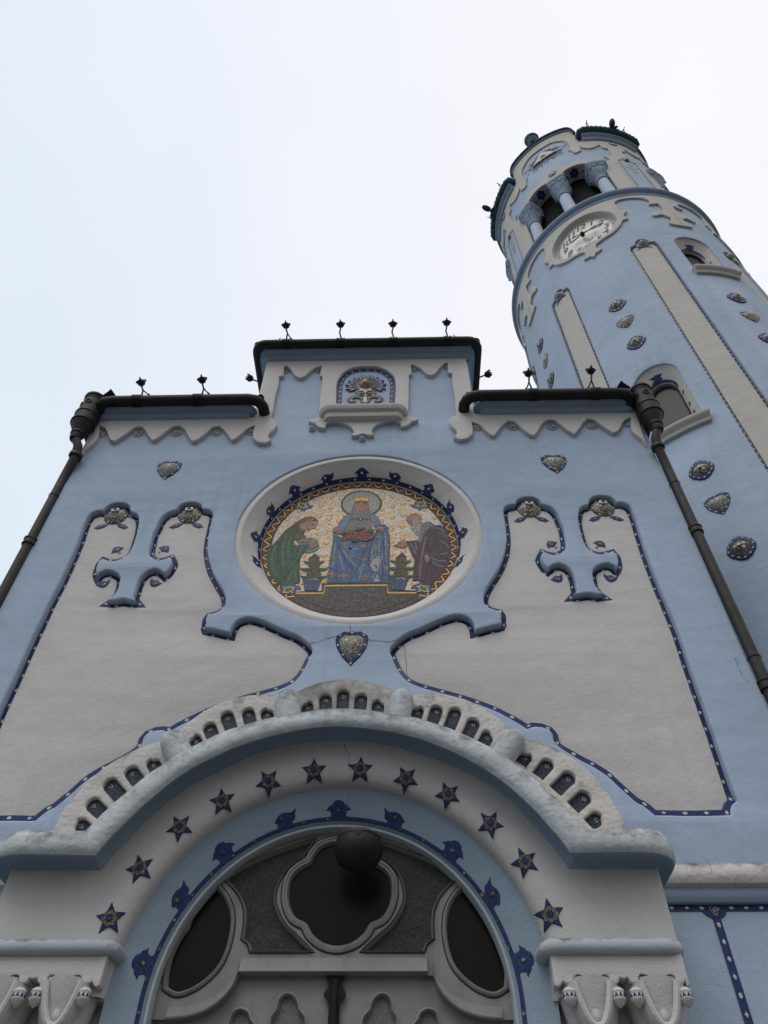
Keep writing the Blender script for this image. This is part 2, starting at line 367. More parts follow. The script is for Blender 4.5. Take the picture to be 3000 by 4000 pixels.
REVEALM = mat('shade darkened blue plaster', (.265, .33, .40), grain=.05, speck=.15, var=.08, vscale=1, bump=.35, bscale=80)  # darker copy of the blue plaster; the arch's shade is put into its colour
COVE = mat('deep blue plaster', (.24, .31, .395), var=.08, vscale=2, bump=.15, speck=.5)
TBLUE = mat('tower blue plaster', (.345, .42, .51), grain=.09, var=.10, vscale=.7, bump=.35, bscale=60, streak=.3, streak_col=(.25, .32, .40))
TCREAM = mat('tower cream plaster', (.475, .45, .405), grain=.06, var=.08, vscale=.9, bump=.35, bscale=60, streak=.28, streak_col=(.37, .35, .32))
RINGM = mat('ring moulding plaster', (.18, .24, .31), var=.1, vscale=2, bump=.2, dirt=(.06, .06, .06), dirt_amt=.4)
CAPIT = mat('carved blue grey stucco', (.20, .255, .32), var=.25, vscale=9, bump=.6, bscale=22)
COLUMN = mat('pale column plaster', (.42, .50, .60), var=.08, vscale=4, bump=.2)
METAL = mat('dark bronzed gutter metal', (.017, .0155, .014), rough=.6, metal=.0, spec=.25, var=.35, vscale=7, bump=.15, bscale=30)
PIPEM = mat('brown painted pipe metal', (.036, .030, .026), rough=.55, metal=.0, spec=.25, var=.35, vscale=5, bump=.12, bscale=30, streak=.5, streak_col=(.07, .063, .055))
COPPER = mat('blue green patinated copper', (.05, .085, .115), rough=.6, metal=.2, var=.4, vscale=6, bump=.3, bscale=18)
IRON = mat('black iron', (.016, .014, .014), rough=.7, metal=0, spec=.2, var=.3, vscale=12)
WOOD = mat('grey weathered door wood', (.235, .23, .213), rough=.6, var=.16, vscale=3, bump=.15, bscale=40, streak=.5, streak_col=(.09, .088, .08), speck=.25)
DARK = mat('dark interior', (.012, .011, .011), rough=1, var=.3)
STONE = mat('pavement stone', (.10, .098, .094), var=.2, vscale=2, bump=.4, bscale=20)
SOFFIT = mat('darker cream soffit', (.38, .36, .32), var=.16, vscale=2.2, bump=.3)  # darker, mottled cream
LAMPC = mat('dusty lamp cap', (.055, .047, .041), rough=.7, spec=.2, var=.3, vscale=9)
LAMPM = mat('dark bronze lamp', (.018, .016, .0145), rough=.6, metal=0, spec=.25, var=.3, vscale=8)
CRACK = mat('plaster crack', (.09, .088, .085), rough=1, var=.2)
RUST = mat('rust stain', (.30, .15, .06), rough=1, var=.4, vscale=20)
DIAL = mat('white dial enamel', (.66, .64, .58), rough=.5, var=.06, vscale=4, streak=.25, streak_col=(.48, .44, .38))
INK = mat('dial lettering', (.06, .065, .075), rough=.6, var=.2)
ROOFM = mat('blue roof tiles', (.10, .16, .24), var=.2, vscale=10, bump=.5)
MBLUE = tile('cobalt mosaic', (.024, .040, .140), var=.3, size=.016, grout=(.03, .04, .085))
MNAVY = tile('navy mosaic', (.018, .032, .118), var=.3, size=.015, grout=(.022, .03, .07))
MSLATE = tile('slate blue mosaic', (.022, .030, .060), var=.5, size=.022, grout=(.055, .058, .065), gw=.12)
MTOWER = tile('dark violet mosaic', (.075, .08, .15), var=.5, size=.03, grout=(.07, .07, .08))
MWHITE = tile('white tesserae', (.56, .54, .48), var=.12, size=.05, grout=(.4, .4, .37))
MSILV = tile('crackled silver ceramic', (.40, .385, .32), var=.35, size=.030, grout=(.08, .075, .06), gw=.12, rough=.2)
MBROWN = tile('brown ceramic', (.10, .088, .07), var=.5, size=.028, grout=(.04, .035, .03), hue=(.30, .275, .21), rough=.2)
OLIVE = tile('olive ceramic', (.16, .148, .11), var=.35, size=.02, grout=(.06, .05, .04))
COPPER2 = mat('pale verdigris copper', (.13, .19, .24), rough=.7, var=.3, vscale=8, bump=.3, bscale=18)
# ------------------------------------------------------------------ ground
g = MB(); g.add([(-150, -150, 0), (150, -150, 0), (150, 150, 0), (-150, 150, 0)], [(0, 1, 2, 3)])
tag(put('pavement', g, STONE), kind='structure')
# ------------------------------------------------------------------ church front
XL, XR = -4.37, 3.42
CH = empty('church_front', (AX, 6, 0), 'pale blue church front with cream panels and a round mosaic above the arched entrance', 'church')
TILT = -.003
# wall panel outline (right panel, front edge of the blue plaster)
pr = F('Z5', [(1292,0)], 6)
panR = (F('Z5', [(1462,665),(1462,640),(1468,615),(1482,600),(1500,590)]) + F('Z5', [(1292,0)])
  + F('R2', [(1262,1300),(1221,1190),(1174,1055),(1129,940),(1088,840),(1047,745),(1007,640),(966,520),(946,450),(935,420),(925,395),(905,372),(875,362),(842,362),
   (835,350),(810,330),(765,322),(715,330),(697,350),(695,370),(665,380),(645,395),(638,420),(638,460),(645,500),(655,540),(668,580),(685,605),(710,625),(740,638),(770,640),(800,632),(825,622),
   (842,640),(852,665),(853,692),(843,715),(830,700),(800,688),(770,690),(745,700),(725,712),(714,730),(716,760),(725,800),(745,832),(773,852),(740,856),(690,847),(640,855),(608,858),
   (628,840),(622,800),(613,760),(600,730),(585,712),(560,695),(530,688),(500,695),(473,716),(455,702),(444,682),(432,655),(440,636),(447,625),(470,635),(505,644),(530,640),(548,628),(566,608),(568,590),(562,540),(555,500),(540,465),(525,430),(505,400),(480,382),(440,370),
   (431,366),(425,350),(400,335),(365,330),(335,333),(305,345),(295,369),(260,374),(238,387),(233,405),(238,440),(245,500),(250,560),(245,610),(232,655),(215,700),(190,745),(160,790),(135,830),(123,870),(127,905),(150,926),(180,938),(205,942),
   (216,955),(219,975),(213,987),(221,1002),(215,1015),(190,1021),(148,1030),(104,1042),(78,1047)])
  + F('MD', [(1505,1085),(1480,1050),(1440,1030),(1390,1025),(1330,1040),(1260,1070),(1180,1108),(1100,1140),(1050,1170),(1010,1205),(984,1242)])
  + F('P', [(1032,180),(1040,200),(1050,225),(1072,262),(1102,290),(1150,312),(1210,328),(1300,352),(1390,382),(1460,408),(1530,442),(1580,468)])
  + F('Z5', [(362,200),(400,188),(440,190),(478,203),(496,225),(502,260),(530,295),(580,330),(650,370),(720,405),(790,450),(850,505),(900,550),(950,595),(985,612),(1020,640),(1050,667),(1150,668),(1300,668)]))
panR = smooth(panR, True, 50, .035)
panL = mir(panR, AX, .0035)[::-1]
# tiny skew of the survey: the right half sits about 3 cm higher than the left
MEDC, MEDR = (-.485, 8.15), 1.475
medo = circle(MEDC[0], MEDC[1], MEDR, 120)
outer = [(XL, 0), (XR, 0), (XR, 10.52), (1.13, 10.52), (1.13, 12.2), (-2.08, 12.2), (-2.08, 10.52), (XL, 10.52)]
def dense(l, step):
    o = []
    for i in range(len(l)):
        a, b = np.array(l[i]), np.array(l[(i + 1) % len(l)]); m = max(1, int(np.linalg.norm(b - a) / step))
        o += [tuple(a + (b - a) * k / m) for k in range(m)]
    return o
DOORX, DOORZ = -.475, 3.08
doorhole = [(DOORX + 1.45, 0.01)] + circle(DOORX, DOORZ, 1.45, 48, 0, 180) + [(DOORX - 1.45, .01)]
wall = MB()
plate(wall, [dense(outer, .5), panR, panL, medo, doorhole], .14, FM(6.0), .020, 0)
wall.box(XL + .02, XR - .02, 6.3, 12.5, 4.4, 10.5, 0); wall.box(-2.06, 1.11, 6.3, 9.5, 10.5, 12.18, 0)
wall.box(XL + .02, DOORX - 1.5, 6.16, 12.5, 0, 4.4, 0); wall.box(DOORX + 1.5, XR - .02, 6.16, 12.5, 0, 4.4, 0)
# side cheeks between the front plate and the body
for xa, xb in ((XL + .004, XL + .1), (XR - .1, XR - .004)): wall.box(xa, xb, 6.1, 12.5, 0, 10.49, 0)
for xa, xb in ((-2.076, -1.98), (1.03, 1.126)): wall.box(xa, xb, 6.1, 9.5, 10.4, 12.17, 0)
put('wall', wall, BLUE, CH)
# cream panels with a cobalt mosaic border
for side, lp in (('l', panL), ('r', panR)):
    inner = offset(lp, .062)
    p = MB(); plate(p, [clean(offset(lp, .050))], .05, FM(6.068), .010, 0)
    po = put('wall_panel', p, CREAM, CH)
    # the border lies deep under the upper edges and rises to the face along the lower ones
    o0, o1, o2 = offset(lp, -.004), offset(lp, .052), offset(lp, .057)
    kz = np.array([max(0, min(1, (q[1] - p[1]) / .056 * 1.5)) for p, q in zip(o0, o1)])
    for _ in range(6): kz = (np.roll(kz, 1) + kz + np.roll(kz, -1)) / 3
    dep = .072 * kz; b = MB()
    b.grid([[(p[0], 6.097, p[1]) for p in offset(lp, -.02)], [(p[0], 6.095 - d, p[1]) for p, d in zip(o0, dep)], [(p[0], 6.095 - d, p[1]) for p, d in zip(o1, dep)], [(p[0], 6.097, p[1]) for p in o2]], True, 0)
    LA_ = np.array(lp)
    def bmap(a, z, d): j = int(np.argmin((LA_[:, 0] - a) ** 2 + (LA_[:, 1] - z) ** 2)); return (a, 6.094 - dep[j] - d, z)
    mid = offset(lp, .027); dots(b, mid, .175, bmap, .019, 1)
    q = put('mosaic_border', b, [MBLUE, MWHITE], CH); q.parent = po; q.location = (0, 0, 0)
# cream frieze with zigzag bands, pillars and a middle plaque (left half traced, mirrored)
half = (F('N', [(806,1079),(760,1096),(700,1115),(632,1105),(650,1085),(672,1050),(660,1020),(620,980),(540,940),(450,912),(360,910),(290,930),(255,960),(262,990),(250,1002),(200,1000),(150,985),(115,940),(60,925),(15,905),(40,880),(90,875),(135,860),(150,830),(168,760),(190,560),(205,400),(218,256),(180,250),(200,103)], 5.945)
 + F('ZD', [(530,370),(490,395),(460,425),(430,436),(405,425),(375,385),(352,363),(334,362),(328,424),(301,428),(298,470),(275,560),(262,640),(248,685),(270,690),(288,720),(270,755),(240,780),(232,800),(252,820),(220,838),(180,835),(150,818),(138,795),(150,728)], 5.945)
 + F('ZC', [(1270,785),(1230,820),(1190,855),(1168,862),(1140,825),(1110,785),(1085,768),(1045,775),(1000,815),(940,860),(912,868),(890,835),(860,785),(830,767),(790,772),(740,810),(690,848),(657,865),(630,830),(605,790),(580,772),(540,778),(500,810),(440,850),(408,868),(385,858),(370,830),(355,795),(340,778),(312,770),(300,850),(265,885),(225,915),(196,948)], 5.945))
half = [(x, z) for x, z in half]
half = smooth(half, False, 40, .04) + [(XL + .01, 10.49), (-2.07, 10.49), (-2.07, 12.18)]
AXF = -.487
frz = half + mir(half, AXF, .003)[::-1]
narch = smooth(F('N', [(412,640),(420,480),(428,380),(440,320),(465,268),(520,205),(600,152),(700,125),(850,113),(1000,118),(1100,145),(1190,200),(1240,250),(1262,310),(1268,400),(1262,640)], 5.945), False, 60, .04)
narch = narch + [(narch[-1][0], 10.55), (narch[0][0], 10.55)]
f = MB(); plate(f, [frz, narch], .075, FM(5.94), .011, 0)
put('frieze', f, CREAM, CH, 'raised cream plaster frieze with zigzag lower edge')
# cornices
def cornice_prof(z): return [(5.95, z - .01), (5.89, z + .015), (5.875, z + .05), (5.86, z + .09), (5.83, z + .10), (5.795, z + .13), (5.79, z + .17), (5.81, z + .215), (5.86, z + .225), (6.05, z + .225)]
def wrap_path(x0, x1, front, back, off, rad, n=6, left=True, right=True):
    """plan path around the front of a block at distance off, corners rounded"""
    p = []
    if left:
        p.append((x0 - off, back)); p += [(x0 - off + rad - rad * math.cos(a), front - off + rad - rad * math.sin(a)) for a in [math.pi / 2 * k / n for k in range(n + 1)]]
    else: p.append((x0, front - off))
    if right:
        p += [(x1 + off - rad + rad * math.sin(a), front - off + rad - rad * math.cos(a)) for a in [math.pi / 2 * k / n for k in range(n + 1)]]; p.append((x1 + off, back))
    else: p.append((x1, front - off))
    return p
def mould(mb, x0, x1, back, prof, front=5.95, left=True, right=True, m=0, rmin=.05):
    rows = []
    for y, z in prof:
        off = front - y
        rows.append([(a, b, z) for a, b in wrap_path(x0, x1, front, back, off, max(off, 0) + rmin, 6, left, right)])
    return mb.grid(rows, False, m)
c = MB(); mould(c, -2.08, 1.13, 7.6, cornice_prof(12.055)); put('cornice', c, COVE, CH, 'blue cornice under the high middle gutter')
c = MB(); mould(c, XL + .12, -2.18, 6.05, cornice_prof(10.45), rmin=.02); put('cornice', c, COVE, CH, 'blue cornice under the left gutter')
c = MB(); mould(c, 1.24, XR - .12, 6.05, cornice_prof(10.45), rmin=.02); put('cornice', c, COVE, CH, 'blue cornice under the right gutter')
# niche: mosaic border, shelf and chalice emblem
b = MB(); nb_ = [p for p in narch if True]
inn = offset(narch, .02); inn2 = offset(narch, .082)
k = len(narch) - 2
strip(b, narch[:k], inn2[:k], FM(5.996), 0, 0, 0, False)
dots(b, offset(narch, .050)[:k], .125, FM(5.995), .018, 1, .008, False)
nbo = put('niche_border', b, [MBLUE, MWHITE], CH)
s = MB(); mould(s, -.955, -.02, 5.96, [(5.945, 10.34), (5.86, 10.355), (5.845, 10.40), (5.845, 10.44), (5.80, 10.455), (5.775, 10.49), (5.77, 10.535), (5.785, 10.56), (5.83, 10.57), (5.96, 10.57)], 5.945, rmin=.004)
put('niche_shelf', s, CREAM, CH)
# plaster studs below the plaque
for n_, p in (('N', (68, 1000)), ('N', (792, 1150))):
    (x, z), = F(n_, [p], 5.96); s = MB(); dome(s, circle(x, z, .052, 16), FM(6.0), .075); put('plaster_stud', s, BLUE, CH)
# little glass buttons in the zigzags
but = [('ZC', (322,822)), ('ZC', (562,818)), ('ZC', (812,815)), ('ZC', (1068,812)), ('ZC', (1300,808)), ('ZE', (268,612)), ('ZE', (502,610)), ('ZE', (758,608)), ('ZE', (1015,602)), ('ZE', (1262,590)),
       ('N', (162,182)), ('ZD', (342,395)), ('N', (1545,158)), ('ZD', (1342,370))]
for n_, p in but:
    (x, z), = F(n_, [p], 5.99); r = .062 if n_ in ('ZC', 'ZE') else .045
    s = MB(); s.grid([[(a, 5.994, b_) for a, b_ in circle(x, z, r + .02, 18)], [(a, 5.985, b_) for a, b_ in circle(x, z, r * .9, 18)]], True, 0)
    dome(s, circle(x, z, r * .95, 18), FM(5.99), .03, 1, 3)
    put('glass_button', s, [CAPIT, MSILV], CH)
# ceramic hearts
heart_shape = [(0, .37), (.17, .35), (.30, .375), (.43, .31), (.57, .26), (.585, .10), (.53, -.06), (.42, -.18), (.30, -.30), (.14, -.40), (0, -.50), (-.14, -.40), (-.30, -.30), (-.42, -.18), (-.53, -.06), (-.585, .10), (-.57, .26), (-.43, .31), (-.30, .375), (-.17, .35)]
def heart(cx_, cz_, wd, ht, mp, parent, rim=MNAVY, core=MSILV, nd=7):
    lo = smooth([(cx_ + a * wd / 1.2, cz_ + (b + .07) * ht / .86) for a, b in heart_shape], True, 80, .03)
    li = [(cx_ + (a - cx_) * .74, cz_ + (b - cz_) * .74) for a, b in lo]
    m_ = MB(); m_.grid([[mp(a, b, .0) for a, b in lo], [mp(a, b, .012) for a, b in offset(lo, .012)], [mp(a, b, .008) for a, b in li]], True, 0)
    dots(m_, [(cx_ + (a - cx_) * .87, cz_ + (b - cz_) * .87) for a, b in lo], wd * 2.7 / nd, lambda a, b, d: mp(a, b, d + .010), .016 * wd / .38, 1)
    dome(m_, li, lambda a, b, d: mp(a, b, d + .008), .075 * wd / .4, 2, 5)
    return put('ceramic_heart', m_, [rim, MWHITE, core], parent)
for n_, p, wd, ht in (('ZF', (1088,230), .33, .40), ('R2', (508,158), .345, .40), ('P', (855,148), .34, .44)):
    (x, z), = F(n_, [p], 6); heart(x, z, wd, ht, FM(6.0), CH)
# round ceramic bosses and mosaic leaves at the panel heads, leaf inlays round the crosses
def rl(n_, pts, Y): return F(n_, pts, Y)
for n_, p in (('ZF', (752,515)), ('ZF', (1230,510)), ('R2', (368,392)), ('R2', (765,387))):
    (x, z), = F(n_, [p], 6.05); s = MB()
    z -= .02; rr = .145; s.grid([[(a, 6.085, b_) for a, b_ in circle(x, z, rr, 28)], [(a, 6.06, b_) for a, b_ in circle(x, z, rr * .98, 28)], [(a, 6.05, b_) for a, b_ in circle(x, z, rr * .8, 28)]], True, 0)
    dots(s, circle(x, z, rr * .88, 28), .14, lambda a, b, d: (a, 6.054 - d, b), .015, 2)
    dome(s, circle(x, z, rr * .8, 28), FM(6.05), .06, 1, 7)
    s.lathe([(.052, 0), (.05, .012), (.0, .014)], (x, 5.994, z + .042), 14, 2, (0, -1, .35)); s.lathe([(.024, 0.0), (.024, .02), (0, .021)], (x, 5.989, z + .042), 10, 3, (0, -1, .35))
    put('ceramic_boss', s, [MBROWN, MSILV, MWHITE, MBLUE], CH)
    for sg in (-1, 1):
        lf = smooth([(x + sg * a, z + b_) for a, b_ in ((.05, -.145), (.10, -.135), (.165, -.155), (.215, -.215), (.185, -.215), (.165, -.235), (.13, -.215), (.09, -.20), (.075, -.175))], True, 60, .02)
        s = MB(); plate(s, [lf], .02, FM(6.061), .003, 0); dots(s, circle(x + sg * .135, z - .18, .002, 3), .02, FM(6.06), .016, 1)
        put('leaf_inlay', s, [MBLUE, MWHITE], CH)
inl = [('R2', (487,588), 35), ('R2', (752,586), -35), ('R2', (523,776), 200), ('R2', (808,774), 160)]
for n_, p, rot in inl:
    (x, z), = F(n_, [p], 6.065)
    for xx, sg in ((x, 1), (2 * AX - x, -1)):
        c_, s_ = math.cos(math.radians(rot * sg)), math.sin(math.radians(rot * sg))
        lf = smooth([(xx + a * c_ - b_ * s_, z + a * s_ + b_ * c_) for a, b_ in ((-.075, -.03), (-.045, .03), (0, .055), (.04, .035), (.08, -.02), (.03, -.04), (0, -.055), (-.035, -.035))], True, 60, .02)
        s = MB(); plate(s, [lf], .02, FM(6.0625), .002, 0); dots(s, circle(xx, z, .002, 3), .02, FM(6.06), .022, 1); put('leaf_inlay', s, [MBLUE, MWHITE], CH)
        s = MB(); plate(s, [circle(xx + .05 * (1 if (p[0] < 650) else -1) * sg, z + (-.06 if rot < 100 and rot > -100 else .06), .015, 10)], .02, FM(6.064), .002, 0); put('dot_inlay', s, [MBROWN], CH)
# round recess for the mosaic
MEDY = 6.25; MRI = 1.19
s = MB(); rows = []
for r, y in ((MEDR + .012, 6.03), (MEDR - .03, 6.01), (MEDR - .07, 6.015), (1.36, 6.06), (1.28, 6.12), (1.22, 6.19), (MRI + .01, 6.24), (MRI, 6.27)):
    rows.append([(a, y, b_) for a, b_ in circle(MEDC[0], MEDC[1], r, 120)])
s.grid(rows, True); put('round_recess', s, CREAM, CH, 'sloping cream ring around the round mosaic')
# lower string course and mosaic grid beside the portal (both sides)
for x0, x1 in ((DOORX + 1.5, XR), (XL, DOORX - 1.5)):
    pass
# ------------------------------------------------------------------ entrance portal
ZM.update(H1=(300,2900,.36166), H2=(1900,2900,.48222))
PO = empty('portal', (0, -.7, 0)); PO.parent = CH
tag(PO, 'projecting cream arched portal with a pale blue hood')
PO.location = (0, -.75, 0)
PL, PR, PY = -2.75, 1.75, 5.25
def arcpath(cx_, zc, R, zb=None, n=72, a=180.0):
    a0 = 90 - a / 2; o = []
    if zb is not None: o += [(cx_ + R, zb), (cx_ + R, zb + (zc - zb) * .5)]
    o += [(cx_ + R * math.cos(math.radians(a0 + a * i / n)), zc + R * math.sin(math.radians(a0 + a * i / n))) for i in range(n + 1)]
    if zb is not None: o += [(cx_ - R, zb + (zc - zb) * .5), (cx_ - R, zb)]
    return o
b = MB()
archin = arcpath(DOORX, 3.06, 1.60, 3.26, 72)
front = [(PL, 3.26), (PL, 3.86)] + [(-.485 - 1.86 * math.cos(math.radians(a)), 3.0 + 1.86 * math.sin(math.radians(a))) for a in np.linspace(28, 152, 60)] + [(PR, 3.86), (PR, 3.26)]
ff = front + archin
plate(b, [ff], .12, FM(PY), 0, 0)
# rounded inner lip of the archivolt, running down to the imposts
lip = [(5.2499, 1.601), (5.2499, 1.575), (5.254, 1.545), (5.268, 1.50), (5.288, 1.465), (5.312, 1.442), (5.345, 1.428), (5.375, 1.425)]
b.grid([[(x, y, z) for x, z in arcpath(DOORX, 3.06 + .028 * (1.6 - r) / .175, r, 3.2)] for y, r in lip], False, 0)
# body of the portal behind its face
for x0, x1 in ((PL + .004, DOORX - 1.44), (DOORX + 1.44, PR - .004)): b.box(x0, x1, 5.30, 6.02, 3.19, 4.05, 0)
pa = [(-.485 - 2.02 * math.cos(math.radians(a)), 3.0 + 2.02 * math.sin(math.radians(a))) for a in np.linspace(30, 150, 40)]
plate(b, [pa + arcpath(DOORX, 3.09, 1.5, 3.6)], .70, FM(5.31), 0, 0, back=True)
put('archivolt', b, CREAM, PO)
# piers and impost blocks
def cput(name, mb, mats, par):
    o = put(name, mb, mats, CH); o.parent = par; return o
for sgn in (1, -1):
    def mx(x): return x if sgn > 0 else 2 * AX - x + .02
    s = MB()
    # lower face of the block ends in a scalloped edge above the capitals
    sc = F('B2', [(120,480),(135,590),(170,600),(178,625),(205,645),(235,630),(258,582),(275,600),(310,611),(345,605),(372,590),(365,560),(375,535),(405,522),(440,535),(500,568),(560,576),(620,556),(665,525),(700,525),(722,550),(718,580),(735,598),(780,611),(815,595),(828,548),(870,561),(908,548),(925,585),(950,602),(985,606),(1020,588),(1010,555),(1022,525),(1050,517),(1100,535),(1170,568),(1220,571),(1280,540),(1325,520),(1365,530),(1385,555),(1385,585),(1405,605),(1450,611),(1475,600),(1480,575),(1490,600),(1505,630)], 5.2)
    sc = [(x, z) for x, z in sc]
    blk = [(.918, 3.34)] + [(max(x, .92), z) for x, z in sc] + [(1.745, sc[-1][1]), (1.745, 3.34)]
    blk = smooth([(mx(x), z) for x, z in blk], True, 35, .02)
    plate(s, [blk], .10, FM(5.215), .010, 0)
    # sides of the block, rounded towards the reveal
    x0, x1 = sorted((mx(.925), mx(1.74))); s.box(x0, x1, 5.36, 6.02, 3.08, 3.3, 0)
    s.box(sorted((mx(.93), mx(1.70)))[0], sorted((mx(.93), mx(1.70)))[1], 5.48, 6.02, 0, 3.1, 0)
    bo = put('impost_block', s, CREAM, PO)
    # roll moulding
    zr, rr = 3.335, .048
    pth = [(mx(.90), 5.52, zr), (mx(.90), 5.37, zr), (mx(.90), 5.30, zr), (mx(.907), 5.24, zr), (mx(.935), 5.213, zr), (mx(1.0), 5.208, zr), (mx(1.3), 5.21, zr), (mx(1.63), 5.21, zr), (mx(1.685), 5.215, zr), (mx(1.722), 5.24, zr), (mx(1.736), 5.285, zr), (mx(1.738), 5.36, zr), (mx(1.738), 6.0, zr)]
    s = MB(); s.tube(pth, rr, 14); put('impost_roll', s, PALE2, PO)
    # twin capitals: bell, leaf bands, bud, drops
    for cxx, (va, vb), lo in ((1.15, (1.048, 1.261), 2.925), (1.557, (1.446, 1.669), 2.925)):
        ce = empty('capital', (0, 0, 0)); ce.parent = CH; ce.location = (0, 0, 0)
        q = MB(); yb = 5.40
        q.lathe([(.125, 2.2), (.125, 2.55), (.135, 2.8), (.15, 2.95), (.17, 3.03), (.19, 3.10), (.205, 3.17)], (mx(cxx), yb, 0), 28, 0)
        # concave leaf: shell opening upwards between the two bands
        rows = []
        for k in range(9):
            t = k / 8; hw = .105 * (t ** .55); z = lo + .235 * t; ybk = 5.35 - .02 * t
            rows.append([(mx(cxx + hw * a), ybk + .12 * (1 - a * a) - .115 * (1 if abs(a) > .97 else 0), z) for a in np.linspace(-1, 1, 9)])
        q.grid(rows, False, 0)
        cput('bell', q, CREAM, ce)
        u = []
        for k in range(25):
            a = -1 + 2 * k / 24; t = abs(a); zz = lo - .012 + .235 * t ** 1.9
            u.append((mx(cxx + (.112 * np.sign(a) * t ** .8 if t else 0)), 5.235 - .02 * t, zz))
        q = MB(); q.tube(u, .022, 8)
        X0 = mx(cxx); rows = []
        for fx, dy, dz in ((1.0, -.004, 0), (1.16, -.012, -.012), (1.34, .006, -.03), (1.5, .05, -.05), (1.56, .14, -.07)):
            rows.append([(X0 + (x - X0) * fx, y + dy, z + dz * (1 - ((z - lo) / .235) * .6)) for x, y, z in u])
        q.grid(rows, False, 0)
        q.tube([(X0, 5.235, lo - .02), (X0, 5.25, lo - .12), (X0, 5.27, lo - .4)], .03, 8)
        cput('leaf_band', q, CREAM, ce)
        q = MB(); bz = 2.955
        q.lathe([(0, -.028), (.018, -.024), (.030, -.008), (.034, .012), (.030, .035), (.022, .06), (.020, .075), (.0, .082)], (mx(cxx) - .002, 5.262, bz), 16, 0)
        for sg2 in (-1, 1): q.tube([(mx(cxx) + sg2 * a, 5.25, bz + h) for a, h in ((.006, .03), (.014, .07), (.030, .092), (.045, .086), (.047, .072), (.038, .068))], .0085, 7)
        q.tube([(mx(cxx), 5.25, bz + .06), (mx(cxx), 5.25, bz + .105)], .008, 7)
        cput('bud', q, CREAM, ce)
        for sg2 in (-1, 1):
            q = MB()
            c_ = (mx(cxx + sg2 * .148), 5.222, 3.068)
            q.lathe([(0, .045), (.02, .043), (.036, .03), (.040, .02), (.038, .016)], c_, 18, 0)
            rows = [[(c_[0] + r * math.cos(2*math.pi*k/18), c_[1] + r * math.sin(2*math.pi*k/18), c_[2] + h) for k in range(18)] for r, h in ((.038, .016), (.039, -.014))]
            q.grid(rows, True, 0)
            for k in range(9):
                a0 = 2 * math.pi * k / 9; q.add([(c_[0] + .0402 * math.cos(a0 + a), c_[1] + .0402 * math.sin(a0 + a), c_[2] + h) for a, h in ((-.3, -.013), (.3, -.013), (0, .015))], [(0, 1, 2)], 1)
            q.lathe([(.039, -.014), (.044, -.017), (.043, -.023), (.038, -.03), (.03, -.045), (.014, -.058), (0, -.068)], c_, 18, 0)
            cput('acorn_drop', q, [CREAM, MBLUE], ce)
# blue splayed reveal
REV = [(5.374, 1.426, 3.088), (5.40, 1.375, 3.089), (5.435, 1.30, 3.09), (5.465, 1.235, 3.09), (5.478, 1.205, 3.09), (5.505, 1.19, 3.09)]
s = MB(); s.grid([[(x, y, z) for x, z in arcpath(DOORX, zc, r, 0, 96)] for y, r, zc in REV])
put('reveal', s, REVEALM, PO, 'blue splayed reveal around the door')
s = MB(); s.grid([[(x, y, z) for x, z in arcpath(DOORX, 3.09, r, 0, 96)] for y, r in ((5.503, 1.192), (5.497, 1.182), (5.499, 1.172), (5.515, 1.165), (5.62, 1.165))]); put('reveal_bead', s, PALE2, PO)
# mosaic band with fleurons laid on a splayed ring: s runs along the arc, t outwards up the slope
def ring_map(cx_, zc, prof, rref, zspring=None, lift=.004):
    L = [0]
    for (r0, y0), (r1, y1) in zip(prof, prof[1:]): L.append(L[-1] + math.hypot(r1 - r0, y1 - y0))
    def mp(s_, t, d):
        j = 0; t_ = max(0, min(L[-1], t))
        while j < len(L) - 2 and L[j + 1] < t_: j += 1
        f = (t_ - L[j]) / (L[j+1] - L[j]); (r0, y0), (r1, y1) = prof[j], prof[j+1]
        r = r0 + (r1 - r0) * f; y = y0 + (y1 - y0) * f; l_ = math.hypot(r1 - r0, y1 - y0); nr, ny = (y1 - y0) / l_, -(r1 - r0) / l_
        r += nr * (d + lift); y += ny * (d + lift)
        a = s_ / rref
        if zspring is not None and a < 0: return (cx_ + r, y, zc + s_)
        if zspring is not None and a > math.pi: return (cx_ - r, y, zc - (s_ - math.pi * rref))
        return (cx_ + r * math.cos(a), y, zc + r * math.sin(a))
    return mp
BELL = [(-.10, .0), (-.075, .035), (-.085, .075), (-.125, .085), (-.105, .10), (-.085, .125), (-.06, .135), (-.045, .16), (0, .175), (.045, .16), (.06, .135), (.085, .125), (.105, .10), (.125, .085), (.085, .075), (.075, .035), (.10, .0)]
LEAFT = [(-.10, .0), (-.07, .025), (-.065, .06), (-.09, .075), (-.07, .10), (-.02, .135), (.03, .14), (.085, .125), (.14, .155), (.12, .10), (.115, .06), (.075, .035), (.09, .0)]
LEAFT2 = [(-x, y) for x, y in LEAFT[::-1]]
def fleurons(mb, items, mp, scale=1.0, th=.006):
    for s0, kind in items:
        sh = {'b': BELL, 'l': LEAFT, 'r': LEAFT2}[kind]
        lo = smooth([(s0 + x * scale, .028 + y * scale) for x, y in sh], True, 60, .015)
        plate(mb, [lo], th, mp, .0015, 0, slices=.05)
        dots(mb, circle(s0 + (0 if kind == 'b' else .015), .028 + .085 * scale, .001, 3), .02, lambda a, b, d: mp(a, b, d + .003), .02 * scale, 1, .005, alt=False)
rprof = [(1.208, 5.478), (1.235, 5.465), (1.30, 5.435), (1.375, 5.40), (1.42, 5.376)]
RR = 1.25; rm = ring_map(DOORX, 3.09, rprof, RR, 0)
s = MB(); aa = [(x, 0) for x in np.linspace(-1.2, math.pi * RR + 1.2, 160)]
strip(s, [(x, 0.0) for x, _ in aa], [(x, .030) for x, _ in aa], rm, 0, 0, 0, False)
items = []
